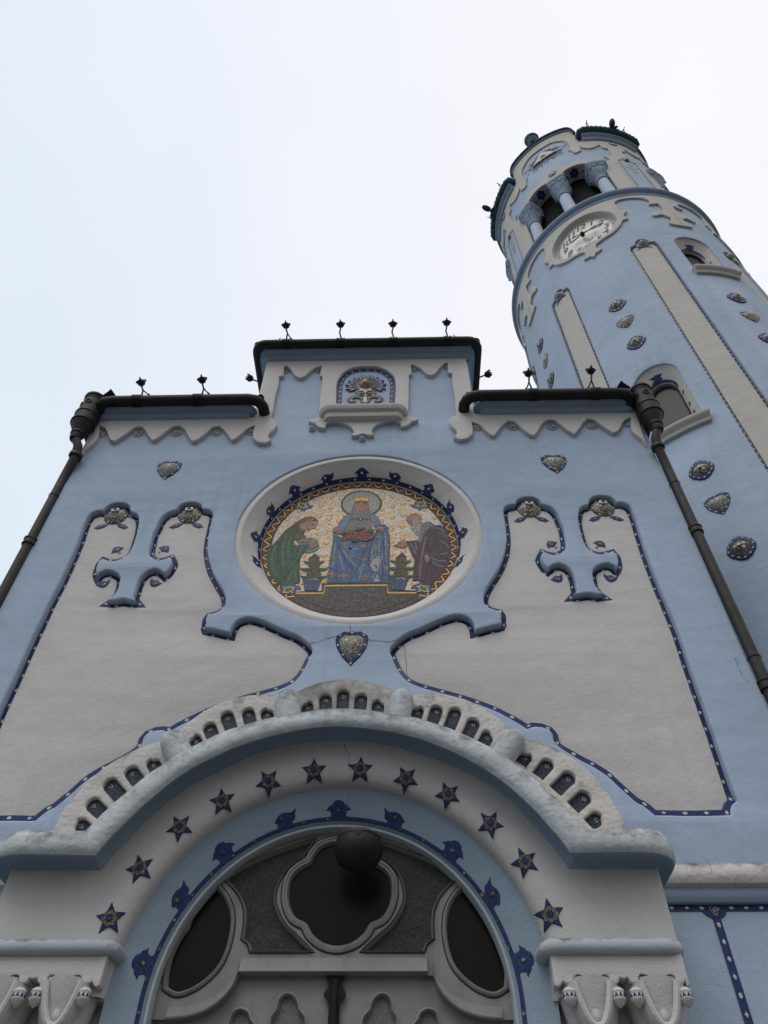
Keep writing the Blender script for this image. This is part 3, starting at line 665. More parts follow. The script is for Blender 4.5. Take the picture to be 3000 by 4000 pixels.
for n_, p, k in (('D', (800, 105), 'b'), ('D', (375, 235), 'b'), ('D', (1222, 232), 'b'), ('D', (62, 645), 'b'), ('D', (1483, 638), 'b'), ('D', (600, 130), 'r'), ('D', (1010, 125), 'l'), ('D', (190, 395), 'r'), ('D', (1390, 390), 'l')):
    (x, z), = F(n_, [p], 5.42); items.append((math.atan2(z - 3.09, x - DOORX) * RR, k))
items += [(-.36, 'l'), (math.pi * RR + .36, 'r')]
fleurons(s, items, lambda a, b, d: rm(a, b - .012, d), .76)
dots(s, [(x, .015) for x, _ in aa], .19, lambda a, b, d: rm(a, b, d + .002), .013, 1, .004, False)
put('mosaic_band', s, [MBLUE, MBROWN], PO, 'dark blue mosaic band with leaf shapes on the door reveal')
# the same band on the cream ring of the round mosaic
mprof = [(1.19, 6.262), (1.20, 6.235), (1.22, 6.19), (1.28, 6.12), (1.36, 6.06), (1.405, 6.015)]
mm_ = ring_map(MEDC[0], MEDC[1], mprof, 1.25)
s = MB(); q = [(math.radians(a) * 1.25, 0) for a in np.linspace(-15, 195, 140)]
strip(s, [(a, .03) for a, _ in q], [(a, .088) for a, _ in q], mm_, 0, 0, 0, False)
items = []
for n_, p, k in (('MD', (812, 150), 'b'), ('MD', (385, 250), 'b'), ('MD', (1232, 245), 'b'), ('MD', (140, 545), 'b'), ('MD', (1440, 520), 'b'), ('MD', (588, 175), 'r'), ('MD', (1028, 165), 'l'), ('MD', (230, 380), 'r'), ('MD', (1368, 365), 'l'), ('MD', (158, 705), 'r'), ('MD', (1405, 700), 'l')):
    (x, z), = F(n_, [p], 6.13); items.append((math.atan2(z - MEDC[1], x - MEDC[0]) * 1.25, k))
fleurons(s, items, lambda a, b, d: mm_(a, b + .045, d), .82)
dots(s, [(a, .058) for a, _ in q], .20, lambda a, b, d: mm_(a, b, d + .002), .016, 1, .004, False)
put('mosaic_band', s, [MNAVY, MWHITE], CH, 'dark blue mosaic band with leaf shapes above the round mosaic')
# hood mould: arc that turns into level caps at both ends
HP = [(5.262, 3.815, 3.015, 1.805), (5.245, 3.85, 3.015, 1.835), (5.21, 3.872, 3.015, 1.86), (5.15, 3.876, 3.015, 1.862), (5.09, 3.86, 3.012, 1.838), (5.05, 3.842, 3.01, 1.810), (5.03, 3.836, 3.008, 1.800),
      (5.005, 3.84, 3.005, 1.805), (4.982, 3.86, 3.0, 1.83), (4.972, 3.90, 2.99, 1.875), (4.978, 3.945, 2.98, 1.925), (4.995, 3.985, 2.968, 1.985), (5.03, 4.018, 2.958, 2.03), (5.08, 4.04, 2.952, 2.06), (5.16, 4.055, 2.95, 2.078), (5.45, 4.062, 2.95, 2.09), (6.02, 4.064, 2.95, 2.095)]
def hoodring(Y, zc_, zc, R):
    a = math.asin((zc_ - zc) / R); o = []; off = PY - Y
    def end(sg):
        bx = PR if sg > 0 else PL; rad = max(off, 0) + .03; e = []
        e.append((bx + sg * off * .5, 6.03, zc_))
        if off > 0:
            for k in range(7):
                q = math.pi / 2 * k / 6; e.append((bx + sg * (off * .5 - rad + rad * math.cos(q)), Y + rad - rad * math.sin(q), zc_))
        else: e += [(bx + sg * off * .5, Y, zc_)] * 7
        return e
    o += end(1); xm = -.485 + R * math.cos(a); o.append(((PR + xm) / 2, Y, zc_))
    for k in range(97):
        q = a + (math.pi - 2 * a) * k / 96; o.append((-.485 + R * math.cos(q), Y, zc + R * math.sin(q)))
    xm = -.485 - R * math.cos(a); o.append(((PL + xm) / 2, Y, zc_)); o += end(-1)[::-1]
    return o
s = MB(); rows = [hoodring(*p) for p in HP]
s.grid(rows[:8], False, 0); put('hood_cove', s, COVE, PO, sharp=50)
s = MB(); s.grid(rows[7:], False, 0); put('hood_roll', s, PALE, PO, 'weathered pale blue hood roll over the arch', sharp=50)
# scalloped crest with tiled niches, and rounded bolsters between its pieces
CC = (-.48, 2.95)
def pol(a, r): return (CC[0] + r * math.sin(math.radians(a)), CC[1] + r * math.cos(math.radians(a)))
segs = [(-60.6, -36.2, [(-56.7,0),(-52.8,1),(-48.5,2),(-44.4,1),(-40.4,0)]), (-34.8, -12.6, [(-31.7,0),(-28.2,1),(-24.2,2),(-20,1),(-16.3,0)]), (-11.2, 11.2, [(-8,0),(-4.1,1),(-.4,2),(3.4,1),(7.1,0)]),
        (12.6, 34.8, [(15.3,0),(19,1),(22.8,2),(27,1),(30.6,0)]), (36.2, 60.0, [(38.9,0),(43,1),(47.4,2),(51.7,1),(55.8,0)])]
for i, (a0, a1, ns) in enumerate(segs):
    mid, hw = (a0 + a1) / 2, (a1 - a0) / 2; top = []
    for k in range(25):
        u = -1 + 2 * k / 24; r = 2.435 + .12 * math.cos(u * math.pi / 2) ** .8
        if abs(u) > .97: r -= .03
        top.append(pol(mid + hw * u, r))
    lo = top + [pol(mid + hw * (1 - 2 * k / 20), 2.0) for k in range(21)]
    holes = []; 
    for a, ty in ns:
        L = (.125, .175, .21)[ty]; hwd = (.052, .054, .055)[ty]; r0 = 2.235
        u_ = math.radians(a); ex, ez = math.sin(u_), math.cos(u_)      # radial direction
        px_, pz_ = ez, -ex
        ho = [(-hwd * .95, 0), (-hwd, L - hwd * .9)] + [(hwd * -math.cos(q), L - hwd * .9 + hwd * .9 * math.sin(q)) for q in np.linspace(.25, math.pi - .25, 9)] + [(hwd, L - hwd * .9), (hwd * .95, 0)]
        if ty == 0: ho = [(x * (1.0), max(0, y - (.02 if x * (1 if a < mid else -1) < 0 else 0))) for x, y in ho]
        holes.append([(CC[0] + ex * (r0 + y) + px_ * x, CC[1] + ez * (r0 + y) + pz_ * x) for x, y in ho])
    s = MB(); plate(s, [lo] + [smooth(h, True, 50, .02) for h in holes], .30, FM(5.345), .016, 0, res=3)
    so_ = put('crest_segment', s, CREAMD if i == 2 else CREAMW, CH, 'moss stained middle crest segment' if i == 2 else None)
    for (a, ty), h in zip(ns, holes):
        t = MB(); t.add([(x, 5.385, z) for x, z in [(p[0], p[1]) for p in offset(h, -.02)]], [tuple(range(len(h)))], 0)
        c_ = np.mean(np.array(h), 0); dots(t, circle(c_[0] - .0 * math.sin(math.radians(a)), c_[1] - .0 * math.cos(math.radians(a)), .001, 3 + (ty % 2)), .02, FM(5.384), .015, 1, .004, alt=(ty == 1))
        t_ = put('niche_tile', t, [MSLATE, MWHITE], CH); t_.parent = so_; t_.location = (0, 0, 0)
for a in (-35.5, -11.9, 11.9, 35.5):
    s = MB(); n0 = pol(a, 1.95); n1 = pol(a, 2.345); ax = Vector((n1[0] - n0[0], 0, n1[1] - n0[1])).normalized()
    L = 2.345 - 1.95; s.lathe([(.102, 0), (.102, L * .5), (.100, L)] + [(.100 * math.cos(q), L + .105 * math.sin(q)) for q in np.linspace(.2, math.pi / 2, 7)], (n0[0], 5.30, n0[1]), 24, 0, ax)
    bo = put('bolster', s, PALE, PO)
# string course and mosaic lines on the lower wall, both sides of the portal
for x0, x1 in ((PR - .01, XR - .01), (XL + .01, PL + .01)):
    s = MB(); prof = [(5.99, 3.884), (5.955, 3.888), (5.93, 3.92), (5.922, 3.96), (5.925, 3.985)]
    s.grid([[(x, y, z) for x in np.linspace(x0, x1, 12)] for y, z in prof], False, 0)
    prof = [(5.925, 3.985), (5.885, 4.0), (5.865, 4.03), (5.86, 4.075), (5.872, 4.12), (5.90, 4.155), (5.94, 4.172), (5.99, 4.175)]
    s.grid([[(x, y, z) for x in np.linspace(x0, x1, 12)] for y, z in prof], False, 1)
    put('string_course', s, [COVE, CREAMW], CH)
    s = MB(); M_ = FM(5.995)
    s.add([M_(x0, 3.838, 0), M_(x1, 3.838, 0), M_(x1, 3.89, 0), M_(x0, 3.89, 0)], [(0, 1, 2, 3)], 0)
    dots(s, [(x0 + .06, 3.862), (x1 - .05, 3.862)], .115, FM(5.994), .016, 1, .004, False)
    xs = [2.335, 3.05] if x0 > 0 else [-3.36, -4.0]
    for xv in xs:
        s.add([M_(xv - .03, 0, .002), M_(xv + .03, 0, .002), M_(xv + .03, 3.80, .002), M_(xv - .03, 3.80, .002)], [(0, 1, 2, 3)], 0)
        lo = smooth([(xv - .10, 3.845), (xv - .075, 3.815), (xv - .03, 3.79), (xv + .03, 3.79), (xv + .075, 3.815), (xv + .09, 3.845)], True, 70, .02)
        plate(s, [lo], .01, FM(5.991), .001, 0)
        for q in (90, 210, 330): dots(s, circle(xv + .022 * math.cos(math.radians(q + 60)), 3.845 + .022 * math.sin(math.radians(q + 60)), .001, 3), .02, FM(5.989), .016, 1, .004, alt=False)
        lo = circle(xv, 3.04, .075, 20); plate(s, [lo], .01, FM(5.9905), .001, 0)
        dots(s, [(xv, 3.74), (xv, 2.6)], .115, FM(5.991), .017, 1, .004, False)
    put('mosaic_line', s, [MBLUE, MWHITE], CH)
# star inlays on the archivolt
star_px = [('Z4', (593,1228)), ('Z4', (755,958)), ('Z4', (970,735)), ('Z4', (1200,593)), ('Z4', (1450,487)), ('P', (693,675)), ('P', (893,668)), ('P', (1090,708)), ('P', (1272,778)), ('Z5', (160,715)), ('Z5', (347,922)), ('Z5', (483,1205))]
star_rot = [8, 22, 38, 14, 40, 4, -2, 26, 20, 40, 20, 6]
for (n_, p), rot in zip(star_px, star_rot):
    (x, z), = F(n_, [p], 5.252); r = math.hypot(x - DOORX, z - 3.06)
    # the outer part of the lip is gently curved: follow it
    def mp(a, b, d):
        rr = math.hypot(a - DOORX, b - 3.06); y = 5.249
        for (y0, r0), (y1, r1) in zip(lip, lip[1:]):
            if r1 <= rr <= r0: y = y0 + (y1 - y0) * (r0 - rr) / (r0 - r1) - .003
        return (a, y - d, b)
    R1, R2_ = .108, .050; lo = []
    for k in range(10):
        q = math.radians(90 + rot + 36 * k); rr = R1 if k % 2 == 0 else R2_; lo.append((x + rr * math.cos(q) * .95, z + rr * math.sin(q)))
    lo2 = dense(lo, .012)
    s = MB(); s.grid([[mp(a, b, -.002) for a, b in lo2], [mp(a, b, .006) for a, b in offset(lo2, .004)]], True, 0)
    inner = offset(lo2, .004); c_ = (x, z)
    for k in range(5): pass
    rows = [[mp(c_[0] + (a - c_[0]) * f, c_[1] + (b - c_[1]) * f, .006) for a, b in inner] for f in (1, .7, .4, .05)]
    s.grid(rows, True, 0); s.fan(rows[-1], 0)
    for k in range(8):
        q = 2 * math.pi * k / 8; pt = circle(x + .037 * math.cos(q), z + .037 * math.sin(q), .0155, 8)
        s.fan([mp(a, b, .0095) for a, b in pt], 1)
    s.fan([mp(a, b, .011) for a, b in circle(x, z, .016, 10)], 2)
    put('star_inlay', s, [MNAVY, OLIVE, MBLUE], PO)
# ------------------------------------------------------------------ double door with glazed fanlight
DY = 5.58
DO = empty('door', (0, 0, 0)); DO.parent = CH; DO.location = (0, 0, 0)
tag(DO, 'grey wooden double door with a dark glazed fanlight')
def dput(name, mb, mats, label=None):
    o = put(name, mb, mats, CH, label); o.parent = DO; return o
q_ = lambda pts, Y=DY: F('D', pts, Y)
DAX = F('D', [(797, 590)], DY)[0][0]
lens = q_([(175,752),(200,755),(250,735),(300,700),(345,650),(375,580),(390,500),(385,440),(365,395),(330,352),(300,385),(265,430),(240,480),(228,515),(215,530),(185,580),(165,630),(152,690),(150,735)])
side = q_([(372,322),(480,262),(600,215),(705,180),(665,235),(600,290),(570,340),(555,400),(570,460),(600,510),(632,540),(690,598),(470,598),(462,570),(440,552),(448,500),(448,440),(430,390),(400,350)])
quat = q_([(795,580),(740,565),(700,530),(682,495),(640,472),(618,430),(612,380),(625,320),(660,285),(697,265),(707,240),(740,203),(797,188)])
quat = quat + mir(quat[:-1], DAX)[::-1][:-1] if True else quat
lensR, sideR = mir(lens, DAX), mir(side, DAX)
lens, side, quat, lensR, sideR = [smooth(l, True, 45, .02) for l in (lens, side, quat, lensR, sideR)]
zsp = q_([(145, 860)])[0][1]; arch = arcpath(DOORX, 3.09, 1.20, zsp, 80)
ztr = q_([(700, 690)])[0][1]
low_ = smooth(q_([(145,862),(220,855),(290,835),(350,797),(400,742),(424,694)]), False, 60, .03)
s = MB(); plate(s, [arch + low_ + mir(low_, DAX)[::-1], lens, side, quat, lensR, sideR], .06, FM(DY), 0, 0)
dput('fanlight_frame', s, WOOD)
for nm, l, w_ in (('glazing_bead', lens, .032), ('glazing_bead', lensR, .032), ('glazing_bead', quat, .05), ('glazing_bead', side, .014), ('glazing_bead', sideR, .014)):
    s = MB(); rows = []
    for off, d in ((-w_, -.002), (-w_ + .004, .014), (-w_ * .55, .022), (-w_ * .5, .014), (-.010, .016), (0, .0), (.004, -.03)): rows.append([(a, DY - d, b) for a, b in offset(l, off)])
    s.grid(rows, True, 0); s.grid([[(a, DY - .0015, b) for a, b in offset(l, -w_ - .007)], [(a, DY - .0015, b) for a, b in offset(l, -w_ - .001)]], True, 1); dput(nm, s, [WOOD, DARK])
GL1 = glass('dark olive glass', (.010, .010, .006), .22, 0, .3); GL2 = glass('dark grey glass', (.009, .009, .010), .25, 0, .3)
GL3 = mat('hammered glass', (.016, .018, .016), col2=(.066, .07, .062), vscale=38, rough=.4, spec=.2, bump=.9, bscale=90); GL4 = mat('frosted door glass', (.13, .126, .117), col2=(.20, .195, .18), vscale=45, rough=.5, spec=.2, bump=.9, bscale=110)  # hammered glass: paler noise paints the highlights of its ripples
for l, m_ in ((lens, GL1), (lensR, GL1), (quat, GL2), (side, GL3), (sideR, GL3)):
    s = MB(); s.add([(a, DY + .028, b) for a, b in offset(l, -.015)], [tuple(range(len(l)))]); dput('glass_pane', s, m_)
# transom rail and lower lens surrounds
xa, xb = q_([(425, 690)])[0][0], q_([(1142, 690)])[0][0]
s = MB(); rows = []
for y, z in ((DY - .001, ztr + .10), (DY - .02, ztr + .095), (DY - .028, ztr + .05), (DY - .045, ztr + .022), (DY - .05, ztr + .006), (DY - .03, ztr - .004), (DY + .03, ztr - .006)): rows.append([(x, y, z) for x in (xa, xb)])
s.grid(rows); dput('transom', s, WOOD)
for sg in (1, -1):
    arcp = q_([(420,697),(400,745),(350,800),(290,838),(220,858),(145,865)])
    arcp = smooth(arcp, False, 60, .03)
    if sg < 0: arcp = mir(arcp, DAX)
    s = MB(); up = [(x + (.05 if False else 0), z + .075) for x, z in arcp]
    rows = []
    for off, d in ((.075, .001), (.06, .022), (.02, .03), (.006, .05), (-.004, .045), (-.006, -.03)): rows.append([(a, DY - d, b + off) for a, b in arcp])
    s.grid(rows); dput('lens_sill', s, WOOD)
# leaves with small trefoil lights and a black iron astragal
for sg in (1, -1):
    x0, x1 = (DAX + .012, DOORX + 1.17) if sg > 0 else (DOORX - 1.17, DAX - .012)
    hs = []
    zz = lambda y: q_([(800, y)])[0][1]
    big = q_([(545,1000),(545,880),(550,850),(570,825),(572,810),(582,780),(608,765),(635,780),(646,810),(648,825),(668,850),(674,880),(674,1000)], DY + .02)
    sml = q_([(378,1000),(378,905),(385,880),(392,865),(400,838),(428,824),(456,838),(462,862),(478,885),(484,910),(484,1000)], DY + .02)
    for h in (big, sml):
        h = smooth(h, True, 70, .02); hs.append(mir(h, DAX) if sg > 0 else h)
    s = MB(); plate(s, [dense([(x0, .03), (x1, .03), (x1, ztr + .02), (x0, ztr + .02)], .3)] + hs, .05, FM(DY + .035), .004, 0); lf = dput('door_leaf', s, WOOD)
    for h in hs:
        s = MB(); rows = []
        for off, d in ((-.022, -.004), (-.018, .012), (-.008, .018), (.0, .008), (.004, -.03)): rows.append([(a, DY + .035 - d, b) for a, b in offset(h, off)])
        s.grid(rows, True, 0); s.add([(a, DY + .06, b) for a, b in offset(h, -.01)], [tuple(range(len(h)))], 1); dput('door_light', s, [WOOD, GL4])
s = MB(); zt = ztr - .005
lo = [(DAX - .036, .05), (DAX - .036, zt - .15), (DAX - .055, zt - .14), (DAX - .074, zt - .115), (DAX - .066, zt - .09), (DAX - .05, zt - .075), (DAX - .046, zt - .04), (DAX - .058, zt - .022), (DAX - .062, zt - .004)]
lo = smooth(lo, False, 50, .01); lo = lo + mir(lo, DAX)[::-1]
plate(s, [lo], .012, FM(DY - .004), .002, 0, back=True)
s.tube([(DAX, DY - .012, .05), (DAX, DY - .012, zt - .03)], .022, 10)
dput('astragal', s, IRON)
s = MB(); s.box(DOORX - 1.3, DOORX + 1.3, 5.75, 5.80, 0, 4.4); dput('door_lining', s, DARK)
# ------------------------------------------------------------------ hanging porch lamp
LX, LZ, LY = F('L', [(832, 930)], 5.3)[0] + (5.3,)
LA = empty('porch_lamp', (LX, LY, LZ + .25), 'dark squat globe lamp hanging under the arch in front of the fanlight', 'lamp')
s = MB(); rg = .18
s.lathe([(0, -.135), (.05, -.132), (.10, -.115), (.14, -.085), (.165, -.04), (.176, .005), (.172, .042), (.158, .072), (.145, .09)], (LX, LY, LZ), 36)
put('lamp_globe', s, LAMPM, LA)
s = MB(); s.lathe([(.147, .086), (.160, .078), (.157, .092), (.12, .118), (.10, .122), (.05, .122), (.048, .135), (.04, .15), (.02, .155), (.0, .16)], (LX, LY, LZ), 36)
put('lamp_cap', s, LAMPC, LA)
s = MB(); s.tube([(LX, LY, LZ + .06), (LX, 5.59, LZ + .06)], .02, 10); put('lamp_arm', s, LAMPM, LA)
s = MB(); s.add([(LX - .03, LY - .164, LZ + .075), (LX + .03, LY - .164, LZ + .075), (LX + .014, LY - .174, LZ + .045), (LX, LY - .177, LZ + .035), (LX - .014, LY - .174, LZ + .045)], [(0, 1, 2, 3, 4)])
put('lamp_notch', s, IRON, LA)
# ------------------------------------------------------------------ round bell tower
TW = empty('bell_tower', (TC[0], TC[1], 0), 'tall round pale blue bell tower with a clock and an open belfry', 'tower')
SL = math.radians(2.5) * TR
def tput(name, mb, mats, parent=None, label=None, sharp=35):
    o = put(name, mb, mats, TW, label, True, sharp)
    if parent is not None: o.parent = parent; o.location = (0, 0, 0)
    return o
def rot(l, d): return [(a + d, z) for a, z in l]
ST0 = -12.85                                    # axis of the strip traced; strips every 45 degrees
tr = T('T4', [(160,262),(172,236),(215,213),(222,195),(250,166),(300,156),(350,160),(384,176),(392,172),(430,170),(468,186),(486,206)])
hd = [(-6.3, 18.98), (-5.6, 19.12), (-3.2, 19.17), (-2.9, 19.25), (-1.9, 19.36), (0, 19.41), (1.9, 19.36), (2.9, 19.25), (3.2, 19.17), (5.6, 19.12), (6.3, 18.98)]
strip_loop = lambda z0: hd + [(6.3, z0), (-6.3, z0)]
def twl(a, z0=0): return deg2s(rot(dense(smooth(strip_loop(6.0), True, 40, .4), .5) if False else strip_loop(6.0), a))
win = lambda a, zt, zb: deg2s([(a - 8.5, zb)] + [(a - 8.5 * math.cos(math.radians(q)), zt - .42 + .42 * math.sin(math.radians(q))) for q in range(0, 181, 12)] + [(a + 8.5, zb)])
bays = {}                                        # bay axis -> list of (kind, z)
BAX = [-35.3 + 45 * k for k in range(-2, 6)]
wz = {-125.3: (16.2,), -80.3: (15.5,), -35.3: (14.2,), 9.7: (19.38,), 54.7: (17.9,), 99.7: (16.8,), 144.7: (15.6,), 189.7: (18.2,)}
strips = [ST0 + 45 * k for k in range(-3, 5)]
windows = [(a, z) for a in BAX for z in wz[round(a, 1)]]
L180 = math.pi * TR
body_out = [(x, 0.0) for x in np.linspace(-L180, L180, 60)] + [(x, 22.15) for x in np.linspace(L180, -L180, 60)]
inr = lambda a: (a + 180) % 360 - 180
holes = []
for a in strips:
    a = inr(a)
    if abs(a) < 172: holes.append(twl(a))
for a, zt in windows:
    a = inr(a)
    if abs(a) < 170: holes.append(win(a, zt, zt - 2.0))
for k in (0, 1, -1): holes.append([(x + math.radians(90 * k) * TR, z) for x, z in circle(math.radians(-34.6) * TR, 20.95, .93, 48)])
s = MB(); plate(s, [body_out] + holes, .14, TM(TR), .022, 0, slices=SL)
tput('shaft', s, TBLUE)
# strip floors, borders
for a in strips:
    a = inr(a)
    if abs(a) > 172: continue
    lp = dense(twl(a), .15); mp = TM(TR)
    s = MB(); plate(s, [clean(offset(lp, .058))], .04, lambda x, z, d: mp(x, z, d - .05), 0, 0, slices=SL)
    so_ = tput('wall_strip', s, TCREAM)
    if a > 120 or a < -140: continue
    s = MB(); strip(s, offset(lp, -.02), offset(lp, .075), mp, -.072, -.072, 0)
    dots(s, offset(lp, .030), .138, lambda x, z, d: mp(x, z, d - .071), .021, 1, .006)
    tput('strip_border', s, [MTOWER, MWHITE], so_)
    # boss at the head
    c_ = (math.radians(a) * TR, 19.16); m2 = lambda x, z, d: mp(x, z, d - .03)
    s = MB(); dome(s, circle(c_[0], c_[1], .15, 20), m2, .035, 0, 3); dome(s, circle(c_[0], c_[1] + .01, .115, 20), m2, .10, 1, 5)
    for sg in (-1, 1): plate(s, [smooth([(c_[0] + sg * x, c_[1] + z) for x, z in ((.06, -.13), (.12, -.12), (.19, -.19), (.17, -.24), (.12, -.21), (.08, -.19))], True, 60, .03)], .01, lambda x, z, d: mp(x, z, d - .045), .001, 2)
    tput('ceramic_boss', s, [MBROWN, MSILV, MTOWER])
# windows: cream splayed reveal, dark pane, mosaic edge, sill
for a, zt in windows:
    a = inr(a)
    if abs(a) > 140: continue
    lo = win(a, zt, zt - 2.0); mp = TM(TR); cxs = math.radians(a) * TR
    def sc_(f, fz): return [(cxs + (x - cxs) * f, (zt - 2.0) + (z - zt + 2.0) * fz) for x, z in lo]
    s = MB(); rows = []
    for f, fz, d in ((1.03, 1.015, -.03), (.985, .992, -.05), (.94, .97, -.08), (.86, .925, -.125), (.77, .87, -.18), (.705, .83, -.225), (.70, .825, -.30)): rows.append([mp(x, z, d) for x, z in sc_(f, fz)])
    s.grid(rows, True, 0); wo = tput('window_reveal', s, TCREAM)
    s = MB(); q = sc_(.71, .832); s.add([mp(x, z, -.29) for x, z in q], [tuple(range(len(q)))], 0)
    w2 = .70 * math.radians(8.5) * TR
    tput('window_pane', s, glass('grey tower glass', (.062, .054, .05), .35, 0, .2), wo)
    s = MB()
    fr = sc_(.702, .827); fi = sc_(.63, .79)
    s.grid([[mp(x, z, -.255) for x, z in fr], [mp(x, z, -.255) for x, z in fi], [mp(x, z, -.29) for x, z in fi]], True, 0)
    s.add([mp(x, z, -.275) for x, z in ((cxs - w2, zt - 1.57), (cxs + w2, zt - 1.57), (cxs + w2, zt - 1.51), (cxs - w2, zt - 1.51))], [(0, 1, 2, 3)])
    tput('window_frame', s, IRON, wo)
    s = MB(); e0, e1 = sc_(.708, .832), sc_(.755, .86)
    s.grid([[mp(x, z, -.217) for x, z in e0[1:-1]], [mp(x, z, -.184) for x, z in e1[1:-1]]], False, 0)
    # leaf shapes on the splay
    n = len(lo)
    for idx, ln in ((len(lo) // 2, .10),):
        for t, wd in ((0, .05), (.5, .03), (1, .075)): pass
        p0 = np.array(sc_(.755, .858)[idx]); p1 = np.array(sc_(.82, .915)[idx]); d_ = p1 - p0; nrm = np.array([-d_[1], d_[0]])
        pts = [(0, 1.3), (.35, .5), (.6, .75), (.95, 1.3), (1.0, .3), (1.15, 0), (1.0, -.3), (.95, -1.3), (.6, -.75), (.35, -.5), (0, -1.3)]
        P_ = [p0 + d_ * t + nrm * k for t, k in pts]
        s.add([mp(p[0], p[1], -.178 + .06 * pts[i][0]) for i, p in enumerate(P_)], [tuple(range(len(P_)))], 0)
    for zz in (.35, .62, 1.0):
        for sg in (-1, 1):
            sm_ = MB(); x0 = cxs + sg * w2 * 1.15; z0 = zt - 2.0 + zz
            sm_.add([mp(x0 - sg * .032, z0, -.178), mp(x0 + sg * .01, z0 + .035, -.145), mp(x0 + sg * .03, z0 + .10, -.125), mp(x0 - sg * .02, z0 + .09, -.165)], [(0, 1, 2, 3)], 0); tput('leaf_inlay', sm_, [MNAVY], wo)
    tput('window_mosaic', s, [MNAVY], wo)
    # moulded sill following the wall
    hw = math.radians(10.4) * TR; s = MB(); xs = np.linspace(-hw, hw, 17); rows = []
    for d, z, k in ((-.05, -.26, .93), (.06, -.255, .93), (.075, -.22, .94), (.075, -.19, .94), (.085, -.175, .95), (.13, -.15, .98), (.155, -.11, 1), (.155, -.07, 1), (.13, -.05, 1), (-.2, -.02, 1)):
        rows.append([mp(cxs + x * k, zt - 2.0 + z + .06, d) for x in xs])
    s.grid(rows, False, 0)
    for j in (0, -1): s.fan([r[j] for r in rows], 0)
    tput('window_sill', s, TCREAM, wo)
# ceramic jewels between the strips
jew = []
for a, zs in ((-80.6, (18.6, 17.76, 16.93)), (-35.3, (16.86, 16.05, 15.19, 11.0, 10.15, 9.21)), (9.7, (16.07, 15.22, 14.33)), (54.7, (14.6, 13.7, 12.9)), (-125.3, (19.6, 18.8, 18.0))):
    for k, z in enumerate(zs): jew.append((a, z, k % 3))
def jewel(a, z, kind):
    mp = TM(TR); x = math.radians(a) * TR
    if kind == 1:
        o = heart(x, z, .40, .45, mp, TW, MNAVY, MSILV, 9); return o
    s = MB(); lo = []
    for k in range(40):
        q = 2 * math.pi * k / 40; r = .195 + .008 * math.cos(4 * q) + .004 * math.cos(12 * q); lo.append((x + r * 1.02 * math.cos(q), z + r * 1.12 * math.sin(q)))
    s.grid([[mp(p[0], p[1], -.002) for p in lo], [mp(p[0], p[1], .02) for p in offset(lo, .01)], [mp(x + (p[0] - x) * .68, z + (p[1] - z) * .68, .03) for p in lo]], True, 0)
    dots(s, [(x + (p[0] - x) * .82, z + (p[1] - z) * .82) for p in lo], .092, lambda u, v, d: mp(u, v, d + .024), .017, 1)
    dome(s, [(x + (p[0] - x) * .68, z + (p[1] - z) * .68) for p in lo], lambda u, v, d: mp(u, v, d + .02), .06, 2, 4)
    for k in range(5):
        q = 2 * math.pi * k / 5 + .4; dome(s, circle(x + .055 * math.cos(q), z + .055 * math.sin(q), .034, 8), lambda u, v, d: mp(u, v, d + .06), .02, 2 if k % 2 else 1, 2)
    s.fan([mp(p[0], p[1], .108) for p in circle(x, z, .026, 8)], 1); dome(s, circle(x, z, .03, 10), lambda u, v, d: mp(u, v, d + .07), .035, 2, 3)
    return put('ceramic_flower', s, [MNAVY, MWHITE, MBROWN], TW)
for a, z, k in jew: jewel(a, z, k)
# ------------------------------------------------------------------ clock frieze under the ring
CK = -34.6; OR_ = CK + 45
rightc = T('T6', [(905,838),(930,820),(940,785),(1000,750),(1040,712),(1020,705),(990,715),(960,700),(945,662),(960,630),(1000,600),(1100,530),(1200,470),(1280,400),(1350,320),(1385,250),(1420,240),(1470,226),(1440,205),(1400,180),(1412,148),(1450,108),(1438,98),(1400,84),(1320,86)], 2.96)
rightc += T('T2', [(290,832),(273,815),(300,790),(328,778),(400,763),(500,757),(580,763),(640,782),(662,798),(643,818),(655,830),(700,824),(745,820),(775,845),(806,888),(780,906),(740,903),(708,901),(682,930),(690,945),(725,952),(765,940),(800,939),(845,956),(885,970),(890,1000),(868,1030),(905,1041)], 2.96)
rightc = [p for p in rightc if p[0] < OR_ - .2]
zc0 = rightc[0][1]; halfr = [(CK, zc0 - .01)] + rightc + [(OR_, rightc[-1][1] - .03)]
def symper(h):                                   # one 90 degree period around the clock axis
    return [(2 * CK - a, z) for a, z in h[::-1]] + h[1:]
per = symper(halfr)
per_s = smooth(deg2s(per), False, 40, .05)
CKZ = 20.93; CKR = .86
hole = [(x, z) for x, z in circle(math.radians(CK) * TR, CKZ + .02, .90, 48)]
xl, xr = math.radians(CK - 45) * TR, math.radians(CK + 45) * TR
